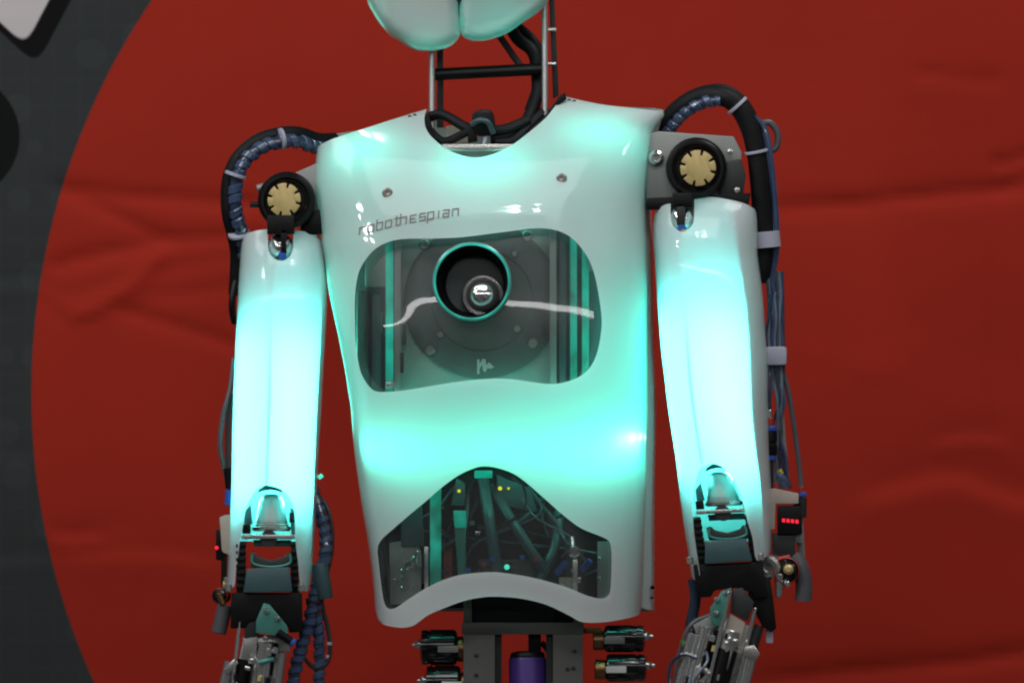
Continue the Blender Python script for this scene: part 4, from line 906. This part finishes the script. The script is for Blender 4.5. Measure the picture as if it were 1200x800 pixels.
MB().tube([(914, 425, 10), (924, 460, 10), (932, 510, 10), (938, 560, 8), (939, 578, 6)], 3, 8).build('outer_hose', M['greyhose'], cr)
MB().prism([(906, 430), (914, 430), (926, 572), (915, 572)], 14, 20).build('strut', M['bracket'], cr, bevel=1)

# ---------------------------------------------------------------- valve blocks by the elbows
vb = MB().prism([(892, 574), (908, 572), (936, 578), (936, 590), (909, 590), (908, 620), (893, 620)], -24, 16).build('valve_block', M['beige'], robot, bevel=1.5)
MB().box(911, 940, 592, 626, -22, 14).build('display_housing', M['black'], vb, bevel=2)
for k in range(4):
    x = 916.5 + k * 5.2
    MB().prism([(x, 607 + k * 0.5), (x + 3.6, 607.4 + k * 0.5), (x + 3.6, 611.6 + k * 0.5), (x, 611.2 + k * 0.5)], -23.2, -22.2).build('display_digit', M['ledr'], vb)
MB().cyl((902, 480, -12), (902, 490, -12), 2.6, seg=12).build('hose_tip', M['chrome'], vb)
MB().cyl((902, 489, -12), (902, 499, -12), 4.4, seg=14).build('hose_end', M['red'], vb)
MB().cyl((902, 499, -12), (902, 505, -12), 8, seg=18).build('push_fitting', M['cobalt'], vb)
MB().lathe((902, 505, -12), (0, 1, 0), [(8.6, 0), (9, 2), (9, 12), (7.8, 13), (7.8, 15), (9, 16), (9, 26), (8, 28)], 20).build('hose_fitting', M['black'], vb)
MB().cyl((901, 533, -12), (901, 539, -12), 8.4, seg=18).build('push_fitting', M['cobalt'], vb)
MB().cyl((901, 539, -12), (900, 572, -12), 6, seg=16).build('hose_fitting', M['dark'], vb)
MB().tube([(912, 556, -10), (918, 562, -12), (922, 570, -8)], 5, 8).build('wire_bundle', M['blue'], vb)
MB().cyl((913, 550, -10), (916, 556, -10), 3, seg=10).build('wire_plug', M['yellow'], vb); MB().cyl((909, 566, -14), (910, 573, -14), 2.6, seg=10).build('wire_plug', M['red'], vb)
MB().cyl((939, 577, 6), (940, 582, 6), 6, seg=14).build('push_fitting', M['cobalt'], vb); MB().cyl((940, 582, 6), (940, 606, 6), 5.4, seg=14).build('hose_fitting', M['dark'], vb)
MB().cyl((939, 570, 6), (939, 577, 6), 3.6, seg=12).build('hose_end', M['red'], vb)
MB().box(905, 932, 624, 652, -14, 16).build('lower_housing', M['dark'], vb, bevel=2)
MB().lathe((903, 664, -20), (-0.35, 0.1, -1), [(14, -20), (14, 6), (11, 9), (6, 9), (5, 5), (0.1, 5)], 24).build('pipe_union', M['steel'], vb)
MB().lathe((921, 668, -20), (0.1, 0, -1), [(15, -22), (15, 6), (12, 8), (0.1, 8)], 24).build('valve_body', M['gloss'], vb)
MB().lathe((921, 668, -28), (0.1, 0, -1), [(14.6, -3), (15.6, -2), (15.6, 1), (14.6, 2)], 24, cap=False).build('valve_ring', M['red'], vb)
MB().cyl((911, 655, -26), (926, 652, -26), 3, seg=10).build('hose_end', M['red'], vb)
MB().lathe((924, 667, -30), (0, 0, -1), [(6, 0), (6, 5), (3, 8), (0.1, 8)], 16).build('valve_stem', M['brass'], vb)
MB().lathe((922, 684, -26), (0, 0, -1), [(4, 0), (4, 4), (2, 6), (0.1, 6)], 14).build('valve_stem', M['chrome'], vb)
MB().tube([(930, 652, -6), (938, 664, -8), (942, 684, -8), (941, 704, -8)], 10, 14).build('elbow_hose', M['greyhose'], vb)
MB().cyl((914, 672, -24), (912, 700, -24), 6, 4, seg=14).build('pipe_stub', M['steel'], vb)
MB().box(918, 940, 624, 636, -8, 10).build('side_bar', M['bracket'], vb, bevel=1)
MB().prism([(930, 590), (940, 590), (944, 660), (936, 660)], 10, 18).build('strut', M['bracket'], vb, bevel=1)
vl = MB().prism([(257, 606), (264, 603), (272, 603), (272, 652), (260, 646)], -20, 10).build('valve_block', M['beige'], robot, bevel=1.5)
MB().box(253, 262, 620, 656, -10, 14).build('display_housing', M['black'], vl, bevel=2)
MB().lathe((254, 641.5, -10), (-0.2, 0, -1), [(2.2, 0), (2.2, 2), (1, 3), (0.1, 3)], 10).build('red_lamp', M['ledr'], vl)
MB().box(259, 266, 648, 690, -8, 8).build('lower_housing', M['black'], vl, bevel=1.5)
MB().cyl((261, 684, -14), (268, 685, -14), 4.6).build('pipe_union', M['brass'], vl); MB().cyl((267, 690, -14), (268, 676, -14), 6).build('pipe_union', M['steel'], vl)
MB().lathe((258, 698, -8), (-0.3, 0, -1), [(9, -14), (9, 4), (5, 7), (0.1, 7)], 18).build('valve_body', M['gloss'], vl)
MB().lathe((258, 698, -11), (-0.3, 0, -1), [(8.8, -2), (9.6, -1.4), (9.6, 1), (8.8, 1.6)], 18, cap=False).build('valve_ring', M['red'], vl)
MB().cyl((256, 694, -18), (262, 708, -18), 4).build('valve_stem', M['bronze'], vl)
MB().cyl((264, 708, -10), (256, 742, -10), 9).build('elbow_hose', M['greyhose'], vl)
# blue hoses behind the left-hand elbow
bp_ = [(366, 572, 20), (374, 596, 10), (381, 625, 2), (381, 650, -2), (374, 680, -4), (367, 704, -6), (363, 728, -8), (354, 756, -10), (345, 790, -10), (338, 840, -8)]
bh = MB().tube(bp_, 6.5, 12).build('hose_bundle', M['navy'], robot)
MB().helix(bp_, 6.7, 12, 8.5, 1.3).build('spiral_wrap', M['blue'], bh)
MB().tube([(372, 690, 4), (370, 715, 2), (374, 750, 2), (374, 790, 2), (372, 840, 2)], 6, 12).build('hose_core', M['navy'], bh)
MB().helix([(372, 690, 4), (370, 715, 2), (374, 750, 2), (374, 790, 2), (372, 840, 2)], 6.2, 13, 9, 1.3).build('spiral_wrap', M['blue'], bh)
MB().tube([(368, 575, 26), (382, 592, 16), (389, 620, 10), (388, 650, 8), (380, 685, 6), (377, 705, 4), (384, 735, 4), (387, 760, 2), (382, 778, 0), (368, 782, -4), (356, 770, -8)], 2.6, 8).build('thin_hose', M['dark'], bh)
for px, py in ((386, 754), (385, 769)): MB().cyl((px, py - 2, 2), (px, py + 2, 2), 3.4, seg=12).build('cable_tie', M['lilac'], bh)
MB().lathe((374, 660, -6), (0.15, 1, 0), [(10, 0), (10.5, 2), (10.5, 40), (9.5, 42)], 18).build('hose_sleeve', M['tealbox'], bh)
MB().cyl((374, 556, 0), (377, 560, 0), 3).build('end_lamp', M['ledt'], bh)
for i in (4, 5): tie(bp_, i, 9, 4, bh, 'dark')
# ragged hose behind the right-hand elbow's inner side
MB().tube([(812, 678, 20), (815, 700, 18), (810, 730, 16), (806, 760, 14)], 7, 12).build('hose_bundle', M['navy'], robot)

# ---------------------------------------------------------------- waist
wf = MB().box(541, 684, 729, 743, -34, 30).box(543, 553, 695, 729, -30, 26).box(672, 682, 700, 729, -30, 26).box(543, 580, 743, 1000, -34, 30).box(648, 683, 743, 1000, -34, 30).build('waist_frame', M['grey'], robot, bevel=1)
MB().box(553, 672, 690, 729, -10, 20).build('spine_housing', M['black'], wf, bevel=1)
MB().lathe((590, 716, -12), (0, 0, -1), [(24, 0), (24, 6), (18, 8), (17, 5), (0.1, 5)], 30).build('spine_bearing', M['dark'], wf)
MB().box(612, 640, 712, 718, -16, -10).build('spine_pin', M['dark'], wf, bevel=1); MB().cyl((572, 703, -12), (572, 703, -18), 3).build('push_fitting', M['red'], wf)
MB().box(580, 588, 743, 1000, -20, 20).box(640, 648, 743, 1000, -20, 20).build('inner_lining', M['dark'], wf)
for px, py in ((558, 767), (673, 762), (672, 782), (558, 790), (665, 783)): MB().lathe((px, py, -34.5), (0, 0, -1), [(2.4, 0), (2.4, 1.4), (1, 1.8), (0.1, 1)], 12).build('bolt', M['dark'], wf)
pa = MB().lathe((618, 768, -6), (0.02, 1, 0), [(16, 0), (21, 2), (22, 5), (22, 200)], 36).build('waist_actuator', M['purple'], robot)
MB().lathe((618, 762, -6), (0.02, 1, 0), [(12, 0), (19, 2), (20.5, 5), (20.5, 8)], 32).build('actuator_cap', M['black'], pa)
MB().box(619, 634, 735, 766, -10, 6).build('actuator_rod', M['black'], pa, bevel=2); MB().tube([(634, 752, 0), (643, 765, 0), (645, 800, 0)], 3.4, 8).build('hose', M['black'], pa)
def motor(cx_, cy_, s_, L_, r_, label=None):
    """a motor lying across the waist; s_ is the side it points to"""
    m = MB().lathe((cx_, cy_, -8), (s_, 0, 0), [(r_ * 0.72, 0), (r_ * 0.9, 1), (r_, 4), (r_, L_ * 0.72), (r_ * 0.94, L_ * 0.74), (r_ * 0.94, L_ * 0.78), (r_, L_ * 0.8), (r_ * 0.95, L_ * 0.95), (r_ * 0.6, L_), (0.1, L_)], 28).build('waist_motor', M['gloss'], robot)
    MB().lathe((cx_ - s_ * 13, cy_ + 2, -8), (s_, 0, 0), [(r_ * 0.6, 0), (r_ * 0.72, 1), (r_ * 0.72, 12), (r_ * 0.66, 13)], 20).build('motor_collar', M['bronze'], m)
    MB().lathe((cx_ + s_ * L_, cy_ - 3, -10), (s_, 0, 0), [(5, 0), (5.4, 2), (4, 5), (2.4, 6), (2.2, 9), (0.1, 9)], 14).build('motor_tip', M['chrome'], m)
    MB().box(cx_ + s_ * L_ * 0.25 - 12, cx_ + s_ * L_ * 0.25 + 12, cy_ + 2 - 4, cy_ + 2 + 4, -8 - r_ - 0.6, -8 - r_ + 3).build('motor_label', M['white'] if label else M['bracket'], m, bevel=0.8)
    return m
motor(536, 758, -1, 44, 21); motor(540, 800, -1, 42, 21, True)
motor(708, 748, 1, 48, 16); motor(710, 782, 1, 48, 16.5, True)
MB().box(684, 706, 735, 742, -20, 6).build('motor_bracket', M['bronze'], robot, bevel=1)
